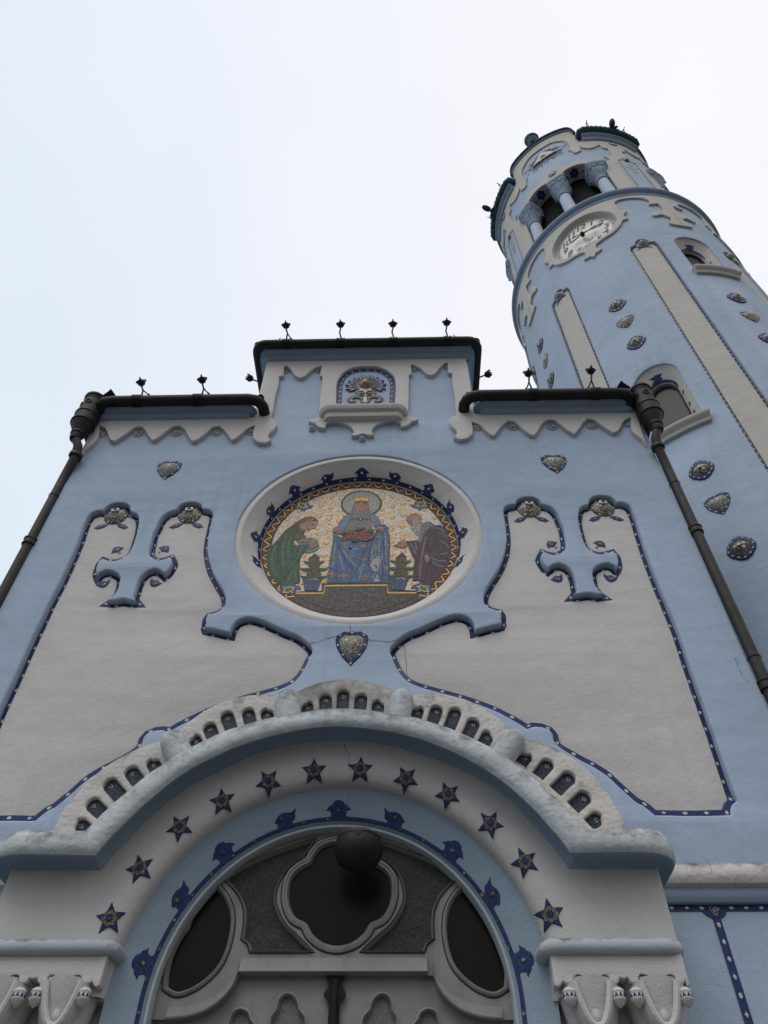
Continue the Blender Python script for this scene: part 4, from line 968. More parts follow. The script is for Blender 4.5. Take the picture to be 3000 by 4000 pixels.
for k in (0, 1, 2, -1):
    dx = math.radians(90 * k) * TR
    lo = [(x + dx, z) for x, z in per_s] + [(xr + dx, 22.13), (xl + dx, 22.13)]
    mp = TM(TR)
    s = MB(); plate(s, [lo, [(x + dx, z) for x, z in hole]], .07, lambda x, z, d: mp(x, z, d + .055), .014, 0, slices=SL)
    tput('clock_frieze', s, TCREAM)
    if k in (0, 1, -1):
        c_ = (math.radians(CK) * TR + dx, CKZ); s = MB(); rows = []
        for f, d in ((.915, .05), (.902, .03), (.893, 0), (.882, -.06), (CKR, -.10)): rows.append([mp(x, z, d) for x, z in circle(c_[0], c_[1] + .02 * (f - CKR) / .1, f, 48)])
        s.grid(rows, True, 0); co = tput('clock', s, TCREAM, None, 'round clock with oblique numerals and a stained white dial' if k == 0 else None)
        m3 = lambda x, z, d: mp(x, z, d - .094)
        if k: s = MB(); plate(s, [circle(c_[0], c_[1], CKR + .005, 60)], .004, m3, 0, 0, slices=SL); tput('clock_dial', s, DIAL, co)
        m4 = lambda x, z, d: mp(x, z, d - .0895)
        if k == 0:
            s = MB()
            for t in range(60):
                q = math.radians(6 * t); c1, s1 = math.sin(q), math.cos(q); hwid = .014 if t % 5 else .02
                P_ = [(r * c1 + w_ * s1, r * s1 - w_ * c1) for r, w_ in ((.84, -hwid), (.84, hwid), (.755, hwid * .6), (.755, -hwid * .6))]
                s.add([m4(c_[0] + x, c_[1] + z, 0) for x, z in P_], [(0, 1, 2, 3)])
            s2 = MB(); plate(s2, [circle(c_[0], c_[1], CKR + .005, 60)], .004, m3, 0, 0, slices=SL); o2 = len(s2.v)
            for h in range(1, 13):
                cu = bpy.data.curves.new('t', 'FONT'); cu.body = str(h); cu.size = .35; cu.align_x = 'CENTER'; cu.align_y = 'CENTER'; cu.shear = .25; cu.resolution_u = 3; cu.space_character = .85
                cu.offset = .006
                to = bpy.data.objects.new('t', cu); COL.objects.link(to); me = bpy.data.meshes.new_from_object(to.evaluated_get(bpy.context.evaluated_depsgraph_get()))
                q = math.radians(30 * h); ox, oz = .60 * math.sin(q), .60 * math.cos(q)
                s.add([m4(c_[0] + ox + v.co.x * 1.0, c_[1] + oz + v.co.y * 1.0, 0) for v in me.vertices], [list(p.vertices) for p in me.polygons])
                bpy.data.objects.remove(to); bpy.data.curves.remove(cu); bpy.data.meshes.remove(me)
            s2.add(s.v, s.f, 1); tput('clock_dial', s2, [DIAL, INK], co)
            def hand(name, ang, ln, wd, tail, dd):
                q = math.radians(ang); c1, s1 = math.sin(q), math.cos(q)
                pr_ = [(-tail, wd * .5), (-tail * .95, wd), (-.05, wd * .4), (ln * .45, wd * .45), (ln * .62, wd * 1.5), (ln * .78, wd * .5), (ln, .008)]
                lo_ = [(r, w_) for r, w_ in pr_] + [(r, -w_) for r, w_ in pr_[::-1]]
                s = MB(); plate(s, [[(c_[0] + r * c1 + w_ * s1, c_[1] + r * s1 - w_ * c1) for r, w_ in lo_]], .015, lambda x, z, d: mp(x, z, d + dd), 0, 0, back=True)
                return tput(name, s, INK, co)
            hand('hour_hand', 84, .52, .036, .36, .02); hand('minute_hand', 107, .52, .03, .28, .05)
            s = MB(); s.lathe([(.05, -.10), (.05, 0), (.03, .03), (0, .032)], mp(c_[0], c_[1], .05), 14, 0, (math.sin(math.radians(CK)), -math.cos(math.radians(CK)), 0)); tput('hand_hub', s, IRON, co)
            s = MB(); rnd = random.Random(3)
            for i_ in range(26):
                x, z = c_[0] + .02 + rnd.gauss(.06, .05), c_[1] - .20 - abs(rnd.gauss(0, .12)); r = rnd.uniform(.005, .016)
                s.add([m4(x + r * math.cos(q), z + 2.2 * r * math.sin(q), .001) for q in np.linspace(0, 5.3, 6)], [tuple(range(6))])
            tput('rust_streak', s, RUST, co)
            s = MB(); lo_ = [(c_[0] + .02 + .22 * math.cos(q), c_[1] - .80 + .10 * math.sin(q)) for q in np.linspace(0, 2 * math.pi, 20, endpoint=False)]
            plate(s, [lo_], .01, lambda x, z, d: mp(x, z, d + .03), .002, 0); tput('drip_opening', s, SOFFIT, co)
# ------------------------------------------------------------------ ring and belfry
def turn(mb, prof, a0=-180, a1=180, n=None, m=0, caps=False):
    n = n or max(6, int(abs(a1 - a0) / 3)); full = abs(a1 - a0) >= 360
    rows = [[(TC[0] + r * math.sin(math.radians(a0 + (a1 - a0) * k / n)), TC[1] - r * math.cos(math.radians(a0 + (a1 - a0) * k / n)), z) for k in range(n if full else n + 1)] for r, z in prof]
    mb.grid(rows, full, m)
    if caps and not full:
        for j in (0, -1): mb.fan([r[j] for r in rows], m)
    return mb
s = MB(); turn(s, [(2.97, 22.10), (2.985, 22.12), (3.0, 22.17), (3.0, 22.22), (2.99, 22.25), (3.01, 22.27), (3.06, 22.31), (3.085, 22.37), (3.085, 22.43), (3.07, 22.48), (3.03, 22.52), (2.96, 22.55), (2.1, 22.62)], n=144)
tput('ring_moulding', s, RINGM)
BR = 2.735; BC = -34.2
def bs(l): return [(math.radians(a) * TR, z) for a, z in l]
arch_rel = [(-29, 22.5), (-29, 25.25), (-27.5, 25.4), (-24.5, 25.5)] + [(-13 - 10.2 * math.cos(math.radians(q)), 25.55 + .47 * math.sin(math.radians(q))) for q in range(0, 181, 12)]
arch_rel = arch_rel + [(-a, z) for a, z in arch_rel[::-1]]
arch_s = lambda c0: bs([(c0 + a, z) for a, z in arch_rel])
BAYS = [BC + 90 * k for k in (-1, 0, 1, 2)]; PIERS = [BC + 46.5 + 90 * k - 1.5 for k in (-2, -1, 0, 1)]
bout = [(x, 22.5) for x in np.linspace(-L180, L180, 60)] + [(x, 29.3) for x in np.linspace(L180, -L180, 60)]
bh = []
for c0 in BAYS:
    c1 = inr(c0)
    if abs(c1) + 30 < 178: bh.append(arch_s(c1))
s = MB(); plate(s, [bout] + bh, .10, TM(BR), 0, 0, slices=SL); tput('belfry_drum', s, TBLUE)
# raised cream surface with the blue fields showing through
fh = T('T1', [(700,265),(780,250),(830,246),(870,262),(895,300),(903,318),(880,344),(915,352),(940,373),(975,371),(1025,346),(1010,304),(1035,318),(1120,326),(1160,316),(1220,286),(1258,320),(1315,331),(1342,362),(1360,400),(1335,425),(1300,408),(1270,412),(1305,425),(1342,448),(1310,462),(1250,465),(1150,462),(1050,455),(950,470),(880,500),(800,535),(735,548)], 2.79)
f0 = [(BC, fh[0][1] + .03)] + [p for p in fh if p[0] > BC + .8] + [(BC, fh[-1][1] + .05)]
field = [(2 * BC - a, z) for a, z in f0[::-1]][:-1] + f0[:-1]
field_s = smooth(bs(field), True, 42, .05)
ph = [(-6.4, 23.05), (-6.4, 25.75), (-5.8, 25.88), (-3.6, 25.93), (-3.2, 26.0), (-1.8, 26.1), (0, 26.13), (1.8, 26.1), (3.2, 26.0), (3.6, 25.93), (5.8, 25.88), (6.4, 25.75), (6.4, 23.05)]
PCs = [12.55, 12.55 - 94.8 + 2, 12.55 + 90, 12.55 - 180]
PCs = [BC + 46.6, BC - 46.6, BC + 133.4, BC - 133.4]
gab = [(-24.6, 28.0), (-24.4, 28.9), (-23.6, 29.25), (-22.0, 29.42), (-18, 29.47), (-10, 29.48), (0, 29.5), (10, 29.48), (18, 29.47), (22.0, 29.42), (23.6, 29.25), (24.4, 28.9), (24.6, 28.0)]
for k in (0, 1, -1, 2):
    c0 = BC + 90 * k; dx = math.radians(90 * k) * TR
    lo = [(math.radians(c0 - 45) * TR, 22.55)] + [(math.radians(c0 + 45) * TR, 22.55), (math.radians(c0 + 45) * TR, 28.1)] + bs([(c0 + a, z) for a, z in gab[::-1]]) + [(math.radians(c0 - 45) * TR, 28.1)]
    lo2 = dense(lo, .2)
    mp = TM(BR)
    hs = [[(x + dx, z) for x, z in field_s], bs([(c0 + a, z) for a, z in arch_rel])]
    # the arcade opening reaches the ring: open the outline there
    s = MB(); hs[1] = [(x, max(z, 22.58)) for x, z in hs[1]]
    plate(s, [lo2, hs[0], hs[1]], .07, lambda x, z, d: mp(x, z, d + .05), .014, 0, slices=SL)
    tput('belfry_facing', s, TCREAM)
    if k == 2: continue
    # arcade reveal, dark inside
    a_s = arch_s(c0); s = MB()
    s.grid([[mp(x, z, d) for x, z in a_s] for d in (.045, -.1, -.25, -.42)], False, 0); tput('arcade_soffit', s, SOFFIT)
    s = MB()
    for sg in (-1, 1):
        a = c0 + sg * 13; r = 2.56; base = Vector((TC[0] + r * math.sin(math.radians(a)), TC[1] - r * math.cos(math.radians(a)), 26.0))
        lo_ = []
        for j in range(36):
            q = 2 * math.pi * j / 36; rr = .135 + .022 * math.cos(6 * q); lo_.append((base.x + rr * math.cos(q), base.y + rr * math.sin(q)))
        for off in ((0, 0),): s.grid([[(x, y, base.z + .02) for x, y in lo_], [(x, y, base.z - .006) for x, y in lo_]], True, 0); s.fan([(x, y, base.z - .006) for x, y in lo_], 0)
        s.fan([(x, y, base.z - .010) for x, y in circle(base.x, base.y, .045, 12)], 1)
        for st in (-1, 1):
            a2 = a + st * 5.6; zz = 26.0 - .075; b2 = (TC[0] + r * math.sin(math.radians(a2)), TC[1] - r * math.cos(math.radians(a2)))
            s.fan([(x, y, zz) for x, y in circle(b2[0], b2[1], .035, 8)], 0)
    tput('soffit_rosettes', s, [MNAVY, MTOWER])
    # columns with carved capitals
    for rel in (-25.4, 0, 25.4):
        a = math.radians(c0 + rel); r = 2.60; B_ = Vector((TC[0] + r * math.sin(a), TC[1] - r * math.cos(a), 0)); ux = Vector((math.cos(a), math.sin(a), 0)); uy = Vector((math.sin(a), -math.cos(a), 0))
        s = MB(); s.lathe([(.20, 22.5), (.20, 22.62), (.185, 22.7), (.178, 23.6), (.170, 24.5)], tuple(B_), 24, 0); ko = tput('column', s, COLUMN)
        s = MB(); rows = []
        for z, hw, n_ in ((24.42, .185, 2), (24.46, .205, 2), (24.52, .205, 2), (24.55, .185, 2), (24.66, .195, 2.2), (24.82, .225, 2.8), (24.98, .255, 3.6), (25.10, .275, 5), (25.16, .262, 6), (25.20, .285, 7), (25.27, .30, 8), (25.28, .285, 8), (25.40, .295, 8), (25.41, .31, 8), (25.47, .31, 8), (25.55, .31, 8), (25.57, .05, 8)):
            rg = []
            for j in range(32):
                q = 2 * math.pi * j / 32; cc, ss = math.cos(q), math.sin(q); f = (abs(cc) ** n_ + abs(ss) ** n_) ** (-1 / n_)
                p = B_ + ux * (hw * f * cc) + uy * (hw * f * ss); rg.append((p.x, p.y, z))
            rows.append(rg)
        s.grid(rows, True, 0)
        for sx in (-1, 1):
            for sy in (-1, 1):      # volutes at the corners and a leaf on each face
                p = B_ + ux * (.245 * sx) + uy * (.245 * sy); s.lathe([(0, -.04), (.028, -.03), (.036, 0), (.028, .03), (0, .04)], (p.x, p.y, 25.12), 10, 0)
        for dx_, dy_ in ((1, 0), (-1, 0), (0, 1), (0, -1)):
            p = B_ + ux * (.235 * dx_) + uy * (.235 * dy_); t = ux * dy_ + uy * dx_
            for st in (-1, 1):
                pts = [p + t * (st * u) + (ux * dx_ + uy * dy_) * o + Vector((0, 0, zz)) for u, o, zz in ((.03, -.045, 24.7), (.06, -.01, 24.85), (.12, .02, 25.0), (.15, .035, 25.12), (.11, .04, 25.16), (.09, .035, 25.10))]
                s.tube([tuple(q) for q in pts], .018, 7)
            pp = p + (ux * dx_ + uy * dy_) * .055 + Vector((0, 0, 25.36)); s.lathe([(0, -.03), (.035, -.02), (.05, 0), (.035, .02), (0, .03)], tuple(pp), 8, 0, tuple(ux * dx_ + uy * dy_))
        tput('capital', s, CAPIT, ko)
    # gable coping
    s = MB(); g2 = [(a, z + .02) for a, z in gab[1:-1]]
    lo_ = smooth(bs([(c0 + a, z) for a, z in g2]), False, 80, .06)
    up = [(x, z + .11) for x, z in lo_]; up[0] = (up[0][0] - .06, lo_[0][1] + .0); up[-1] = (up[-1][0] + .06, lo_[-1][1])
    plate(s, [lo_ + up[::-1]], .24, lambda x, z, d: mp(x, z, d + .16), .03, 0, slices=SL, back=True)
    tput('gable_coping', s, mat('dark coping slate', (.05, .055, .075), var=.3, vscale=5, bump=.2))
    s = MB(); dn = [(x, z - .075) for x, z in lo_]
    plate(s, [dn[2:-2] + [(x, z + .02) for x, z in lo_[2:-2]][::-1]], .10, lambda x, z, d: mp(x, z, d + .105), .02, 0, slices=SL); tput('gable_moulding', s, CAPIT)
# pier panels, oval medallions, cornices over the piers
for a in PCs[:3]:
    mp = TM(BR); lp = dense(bs([(a + x, z) for x, z in ph]), .12); cxs = math.radians(a) * TR
    s = MB(); plate(s, [offset(lp, .04)], .02, lambda x, z, d: mp(x, z, d + .062), .004, 0, slices=SL); po = tput('pier_panel', s, TBLUE)
    s = MB(); strip(s, lp, offset(lp, .06), mp, .066, .066, 0); dots(s, offset(lp, .028), .11, lambda x, z, d: mp(x, z, d + .067), .02, 1, .005); dome(s, circle(cxs, 25.92, .13, 16), lambda x, z, d: mp(x, z, d + .05), .09, 2, 4)
    for dz, w_ in ((0, .20), (-.32, .12), (.28, .10), (-.5, .09)):
        lo_ = smooth([(cxs - w_, 25.2 + dz), (cxs - w_ * .4, 25.2 + dz + w_ * .35), (cxs, 25.2 + dz + w_ * .2), (cxs + w_ * .4, 25.2 + dz + w_ * .35), (cxs + w_, 25.2 + dz), (cxs, 25.2 + dz - w_ * .55)], True, 60, .04)
        plate(s, [lo_], .01, lambda x, z, d: mp(x, z, d + .07), .002, 3)
    tput('panel_mosaic', s, [MTOWER, MWHITE, MBROWN, MSILV], po)
    # raised rim around the panel
    s = MB(); rows = []
    for off, d in ((-.035, .048), (-.03, .075), (-.012, .08), (0, .072), (.004, .05)): rows.append([mp(x, z, d) for x, z in offset(lp, off)])
    s.grid(rows, True, 0); tput('panel_rim', s, TCREAM, po)
    s = MB(); turn(s, [(2.79, 27.98), (2.83, 28.0), (2.86, 28.06), (2.87, 28.13), (2.91, 28.17), (2.955, 28.22), (2.96, 28.30), (2.93, 28.36), (2.6, 28.38)], a - 19.2, a + 19.2, 20, caps=True); tput('pier_cornice', s, CAPIT)
for a, z in [(p, 27.75) for p in PCs[:3]] + [(BC, 26.22), (BC + 90, 26.22), (BC - 90, 26.22)]:
    mp = TM(BR); x = math.radians(a) * TR
    s = MB(); lo_ = circle(x, z, .155, 24, rz=.165)
    s.grid([[mp(u, v, .05) for u, v in lo_], [mp(u, v, .07) for u, v in offset(lo_, .015)], [mp(u, v, .062) for u, v in offset(lo_, .04)]], True, 0)
    dome(s, offset(lo_, .045), lambda u, v, d: mp(u, v, d + .055), .04, 1, 4); tput('oval_medallion', s, [MBROWN, MSILV])
# radiant triangle mosaic above the arcade (repeated on each bay)
tri = T('T1', [(722, 378), (518, 522), (600, 392)], BR)
for k in (0, 1, -1):
    mp = TM(BR); dxa = 90 * k; tcx = np.mean([p[0] for p in tri]); c_ = (math.radians(BC + dxa) * TR, 28.12)
    s = MB(); rnd = random.Random(5)
    for j in range(46):
        q = 2 * math.pi * j / 46; L = rnd.uniform(.48, .70) * (1.15 if math.sin(q) < .2 else .85); w_ = .04
        d_ = np.array([math.cos(q) * 1.15, math.sin(q) * .9]); n_ = np.array([-math.sin(q), math.cos(q)])
        p0 = np.array(c_) + d_ * .2; p1 = np.array(c_) + d_ * L
        P_ = [p0 - n_ * w_ * .5, p0 + n_ * w_ * .5, p1 + n_ * w_ * .5, p1 + d_ * .03, p1 - n_ * w_ * .5]
        s.add([mp(p[0], p[1], .008 + .004 * (j % 3)) for p in P_], [(0, 1, 2, 3, 4)], 0)
    for q, L in ((30, .52), (150, .52), (-20, .58), (200, .58), (-65, .55), (245, .55)):
        dome(s, circle(c_[0] + 1.1 * L * math.cos(math.radians(q)), c_[1] + L * .9 * math.sin(math.radians(q)), .04, 8), lambda u, v, d: mp(u, v, d + .01), .015, 1, 2)
    t3 = [(c_[0] - .46, c_[1] - .22), (c_[0] + .46, c_[1] - .22), (c_[0] + .03, c_[1] + .36), (c_[0] - .03, c_[1] + .36)]
    plate(s, [t3], .06, lambda u, v, d: mp(u, v, d + .06), .01, 1, slices=SL)
    dome(s, [(c_[0] + .13 * math.cos(q), c_[1] - .03 + .055 * math.sin(q)) for q in np.linspace(0, 2 * math.pi, 16, endpoint=False)], lambda u, v, d: mp(u, v, d + .06), .03, 2, 3)
    tput('radiant_triangle', s, [mat('mosaic rays', (.13, .11, .15), var=.6, vscale=30) if k == 0 else bpy.data.materials['mosaic rays'], MSILV, MBROWN], None, 'mosaic triangle with rays and an eye on the belfry' if k == 0 else None)
# added core, near-black to paint the belfry's unlit inside; conical roof set back behind the parapet
s = MB(); turn(s, [(2.25, 22.5), (2.25, 26.15), (2.7, 26.15)], n=48); tput('belfry_dark_core', s, DARK)
s = MB(); turn(s, [(2.66, 28.4), (2.66, 28.9), (.05, 29.4)], n=48); tput('roof', s, ROOFM)
# ------------------------------------------------------------------ tower gutters, hooks and finials
for i, a in enumerate(PCs[:3]):
    r = 2.985; zz = 28.47; n = 30
    nm = ['blue green copper gutter on the right side of the belfry top', 'blue green copper gutter on the left side of the belfry top', 'copper gutter on the far side of the belfry'][i]
    go = empty('tower_gutter', (TC[0] + r * math.sin(math.radians(a)), TC[1] - r * math.cos(math.radians(a)), zz), nm, 'gutter', 'copper gutters around the belfry')
    s = MB(); pth = [(TC[0] + r * math.sin(math.radians(a + q)), TC[1] - r * math.cos(math.radians(a + q)), zz) for q in np.linspace(-19.5, 19.5, n)]
    e0 = (TC[0] + 2.72 * math.sin(math.radians(a - 20.6)), TC[1] - 2.72 * math.cos(math.radians(a - 20.6)), zz + .0); e1 = (TC[0] + 2.72 * math.sin(math.radians(a + 20.6)), TC[1] - 2.72 * math.cos(math.radians(a + 20.6)), zz)
    s.tube([e0] + pth + [e1], .12, 14); put('gutter_pipe', s, COPPER, go)
    for q in np.linspace(-18, 18, 14):
        c_ = (TC[0] + r * math.sin(math.radians(a + q)), TC[1] - r * math.cos(math.radians(a + q)), zz)
        s = MB(); tx = Vector((math.cos(math.radians(a + q)), math.sin(math.radians(a + q)), 0)); s.lathe([(.121, -.012), (.133, -.012), (.133, .012), (.121, .012)], c_, 14, 0, tuple(tx)); put('gutter_ring', s, COPPER, go)
def pinecone(a, r, z, label, tilt=.5):
    ax = Vector((math.sin(math.radians(a)) * tilt, -math.cos(math.radians(a)) * tilt, 1)).normalized()
    B_ = Vector((TC[0] + r * math.sin(math.radians(a)), TC[1] - r * math.cos(math.radians(a)), z))
    t = empty('tower_finial', tuple(B_), label, 'finial', 'copper bud finials on the tower gutters')
    s = MB(); s.lathe([(.10, -.08), (.12, 0), (.09, .06), (.06, .12), (.05, .2)], tuple(B_), 12, 0, ax); u = ax.orthogonal().normalized(); v = ax.cross(u)
    for k in range(7):
        q = 2 * math.pi * k / 7; d_ = u * math.cos(q) + v * math.sin(q); n_ = ax.cross(d_)
        P_ = [B_ + d_ * .05 + ax * .02 + n_ * .06, B_ + d_ * .05 + ax * .02 - n_ * .06, B_ + d_ * .2 + ax * .0 - n_ * .05, B_ + d_ * .27 - ax * .09, B_ + d_ * .2 + n_ * .05]
        s.add([tuple(p) for p in P_], [(0, 1, 2, 3, 4)])
    put('leaf_cup', s, COPPER, t)
    s = MB(); s.lathe([(.05, .16), (.085, .22), (.10, .32), (.095, .42), (.07, .50), (.03, .545), (0, .55)], tuple(B_), 14, 0, ax); put('bud', s, IRON, t)
pinecone(PCs[0] + 1.5, 3.02, 28.55, 'dark bud finial with a leaf cup at the top right of the tower', .45)
pinecone(PCs[1] - 2, 3.05, 28.5, 'dark bud finial sticking out at the left edge of the belfry', .9)
# spiral urn on the gable
(ua, uz), = T('T1', [(497, 262)], 2.82); B_ = Vector((TC[0] + 2.82 * math.sin(math.radians(ua)), TC[1] - 2.82 * math.cos(math.radians(ua)), uz - .05))
t = empty('spiral_urn', tuple(B_), 'blue green spiral urn ornament on the left end of the tower parapet', 'urn')
s = MB(); s.lathe([(.08, -.05), (.14, .02), (.20, .12), (.23, .25), (.22, .36), (.16, .46), (.10, .52), (.0, .54)], tuple(B_), 18, 0); put('urn_body', s, COPPER2, t)
s = MB(); pts = []
for k in range(60):
    q = k / 59; rr = np.interp(q, [0, .3, .6, 1], [.17, .235, .22, .06]); pts.append((B_.x + rr * math.cos(q * 15), B_.y + rr * math.sin(q * 15), B_.z + .06 + .48 * q))
s.tube(pts, .035, 8); put('spiral_rib', s, COPPER2, t)
s = MB(); s.lathe([(.05, .5), (.075, .58), (.04, .66), (0, .67)], tuple(B_), 10, 0); put('urn_knob', s, COPPER2, t)
# little wire hooks on the tower gutters
for n_, p, lab in (('T1', (1120, 140), 'thin wire hook on the right tower gutter left of the bud finial'), ('T1', (1490, 180), 'thin wire hook on the right tower gutter right of the bud finial'), ('T3', (185, 150), 'thin wire hook on the left tower gutter above the bud finial'), ('T3', (85, 500), 'thin wire hook on the left tower gutter below the bud finial')):
    (a, z), = T(n_, [p], 3.02); up = Vector((math.sin(math.radians(a)), -math.cos(math.radians(a)), 0)); z = 28.57
    B_ = Vector((TC[0] + 3.02 * up.x, TC[1] + 3.02 * up.y, z)); s = MB(); tg = Vector((up.y, -up.x, 0))
    for o in (-.03, .03): s.tube([tuple(B_ + tg * o), tuple(B_ + tg * o + Vector((0, 0, .16)) + up * .03), tuple(B_ + tg * o * .4 + Vector((0, 0, .34)) + up * .08)], .013, 6)
    s.tube([tuple(B_ + Vector((0, 0, .34)) + up * .08), tuple(B_ + Vector((0, 0, .38)) + up * .16)], .012, 6)
    o_ = put('wire_hook', s, IRON); tag(o_, lab, 'hook', 'wire hooks on the tower gutters')
# ------------------------------------------------------------------ gutters, rain pipes and their ironwork
def gutter(label, pts, r, collars, side=None):
    g_ = empty('roof_gutter', tuple(pts[len(pts) // 2]), label, 'gutter', 'dark gutters along the church front')
    s = MB(); s.tube(pts, r, 18); put('gutter_pipe', s, METAL, g_)
    for (x, y, z) in collars:
        s = MB(); ax = (1, 0, 0)
        for o in (-.055, -.03, 0, .028, .055): s.lathe([(r, -.011), (r + .012, -.008), (r + .012, .008), (r, .011)], (x + o, y, z), 18, 0, ax)
        put('collar', s, METAL, g_)
    return g_
def corner(x0, y0, x1, y1, z, n=6, swap=False):
    return [(x0 + (x1 - x0) * (math.sin(math.pi/2*k/n) if not swap else 1 - math.cos(math.pi/2*k/n)), y0 + (y1 - y0) * (1 - math.cos(math.pi/2*k/n) if not swap else math.sin(math.pi/2*k/n)), z) for k in range(n + 1)]
GZ, GY, GRD = 12.215, 5.72, .071
hx0, hx1 = -2.235, 1.285
ph_ = [(hx0, 8.2, GZ)] + [(hx0, 7.0, GZ)] + corner(hx0, GY + .16, hx0 + .16, GY, GZ, 7, True) + [(x, GY, GZ) for x in np.linspace(-1.6, .7, 6)] + corner(hx1 - .16, GY, hx1, GY + .16, GZ, 7) + [(hx1, 7.0, GZ), (hx1, 8.2, GZ)]
hp = [('ZD', (343, 112), (352, 197)), ('ZD', (680, 106), (684, 192)), ('ZD', (1003, 104), (1006, 186)), ('ZD', (1335, 95), (1336, 176))]
G1 = gutter('dark high gutter wrapping the raised middle of the facade', ph_, GRD, [(F(n_, [b_], GY)[0][0], GY, GZ) for n_, t_, b_ in hp])
LZ_ = 10.615
pl_ = [(-4.285, 6.02, LZ_ - .10), (-4.283, 5.90, LZ_ - .045), (-4.265, 5.80, LZ_ - .015), (-4.20, 5.735, LZ_), (-4.05, GY, LZ_), (-3.3, GY, LZ_), (-2.5, GY, LZ_), (-2.13, GY, LZ_), (-2.03, 5.735, LZ_ - .008), (-1.96, 5.775, LZ_ - .02), (-1.925, 5.84, LZ_ - .03), (-1.92, 5.96, LZ_ - .035)]
lp_ = [('ZC', (583, 487), (600, 570)), ('ZC', (978, 470), (990, 562))]
G2 = gutter('dark low gutter over the left zigzag frieze', pl_, .080, [(F(n_, [b_], GY)[0][0] - .06, GY, LZ_) for n_, t_, b_ in lp_])
pr2 = [(2 * -.485 - x, y, z) for x, y, z in pl_]
rp_ = [('ZE', (603, 262), (620, 352)), ('ZE', (1008, 245), (1020, 345))]
G3 = gutter('dark low gutter over the right zigzag frieze', pr2, .080, [(F(n_, [b_], GY)[0][0], GY, LZ_) for n_, t_, b_ in rp_])
def finial(x, y, z, h, lean, label, side=0):
    """iron rod with a four-petalled flower head and a hooked stay"""
    t = empty('gutter_flower', (x, y, z), label, 'iron ornament', 'iron flower ornaments on the gutters')
    L = Vector(lean); top = Vector((x, y, z)) + L
    s = MB(); P0 = Vector((x, y, z)); mid = P0 + L * .5 + Vector((-.018 if side <= 0 else .018, 0, 0))
    s.tube([tuple(P0), tuple(P0 + L * .25), tuple(mid), tuple(P0 + L * .78), tuple(top)], .013, 8); put('stem', s, IRON, t)
    ax = L.normalized(); u = Vector((1, 0, 0)) if abs(ax.x) < .8 else Vector((0, 0, 1)); u = (u - ax * u.dot(ax)).normalized(); v = ax.cross(u)
    s = MB(); s.lathe([(0, -.06), (.04, -.05), (.058, -.02), (.055, .012), (.035, .038), (.012, .05), (.009, .065), (.0, .095)], tuple(top), 12, 0, ax); put('bud', s, IRON, t)
    for k in range(4):
        q = 2 * math.pi * k / 4; d = u * math.cos(q) + v * math.sin(q); s = MB()
        pts = [top + d * a + ax * b_ for a, b_ in ((.036, .0), (.055, -.004), (.068, .014), (.062, .038), (.046, .044), (.034, .03))]
        s.tube([tuple(p) for p in pts], .014, 6, rs=[.011, .012, .012, .011, .010, .008]); 
        put('petal', s, IRON, t)
    if side:
        s = MB(); a = P0 + Vector((.075 * side, 0, 0)); s.tube([tuple(a + Vector((0, 0, -.01))), tuple(a + Vector((.004 * side, 0, .09))), tuple(a + Vector((-.012 * side, 0, .12))), tuple(a + Vector((-.01 * side, 0, .09))), tuple(P0 + L * .5 + Vector((.02 * side, 0, 0))), tuple(P0 + L * .86)], .010, 6); put('stay', s, IRON, t)
    return t
labs = ['iron flower on the high middle gutter, leftmost of its four', 'iron flower on the high middle gutter, second of four from the left', 'iron flower on the high middle gutter, third of four from the left', 'iron flower on the high middle gutter, rightmost of its four']
for (n_, tp, bt), lb in zip(hp, labs):
    (x, z), (x2, z2) = F(n_, [bt], GY)[0], F(n_, [tp], GY - .05)[0]
    finial(x, GY, GZ + GRD - .01, .4, (x2 - x, -.05, z2 - GZ - GRD + .01), lb, 1 if lb.startswith('iron flower on the high middle gutter, left') else 0)
labs = ['iron flower on the left low gutter, nearer the outer corner', 'iron flower on the left low gutter, nearer the middle block', 'iron flower on the right low gutter, seen against the sky beside the tower', 'iron flower on the right low gutter, in front of the tower strip']
for (n_, tp, bt), lb, sd in zip(lp_ + rp_, labs, (1, 1, -1, -1)):
    (x, z), (x2, z2) = F(n_, [bt], GY)[0], F(n_, [tp], GY - .06)[0]
    finial(x, GY, LZ_ + .07, .4, (x2 - x, -.06, z2 - LZ_ - .07), lb, sd)
finial(hx0 - .02, 6.45, GZ + .05, .3, (-.20, -.03, .10), 'iron flower pointing left from the side of the high gutter')
finial(hx1 + .02, 6.45, GZ + .05, .3, (.20, -.03, .10), 'iron flower pointing right from the side of the high gutter')
for x, sg, lb in ((hx0 + .36, 1, 'small iron fleur hook on the high gutter left corner'), (hx1 - .36, -1, 'small iron fleur hook on the high gutter right corner')):
    s = MB()
    for d in (-1, 0, 1):
        s.tube([(x, GY, GZ + .06), (x + d * .035, GY - .005, GZ + .105), (x + d * .06, GY - .01, GZ + .125), (x + d * .075 + .012 * sg, GY - .01, GZ + (.10 if d else .19))], .010, 6, rs=[.014, .016, .012, .005])
    o_ = put('fleur_hook', s, IRON); tag(o_, lb, 'hook', 'fleur hooks on the high gutter')
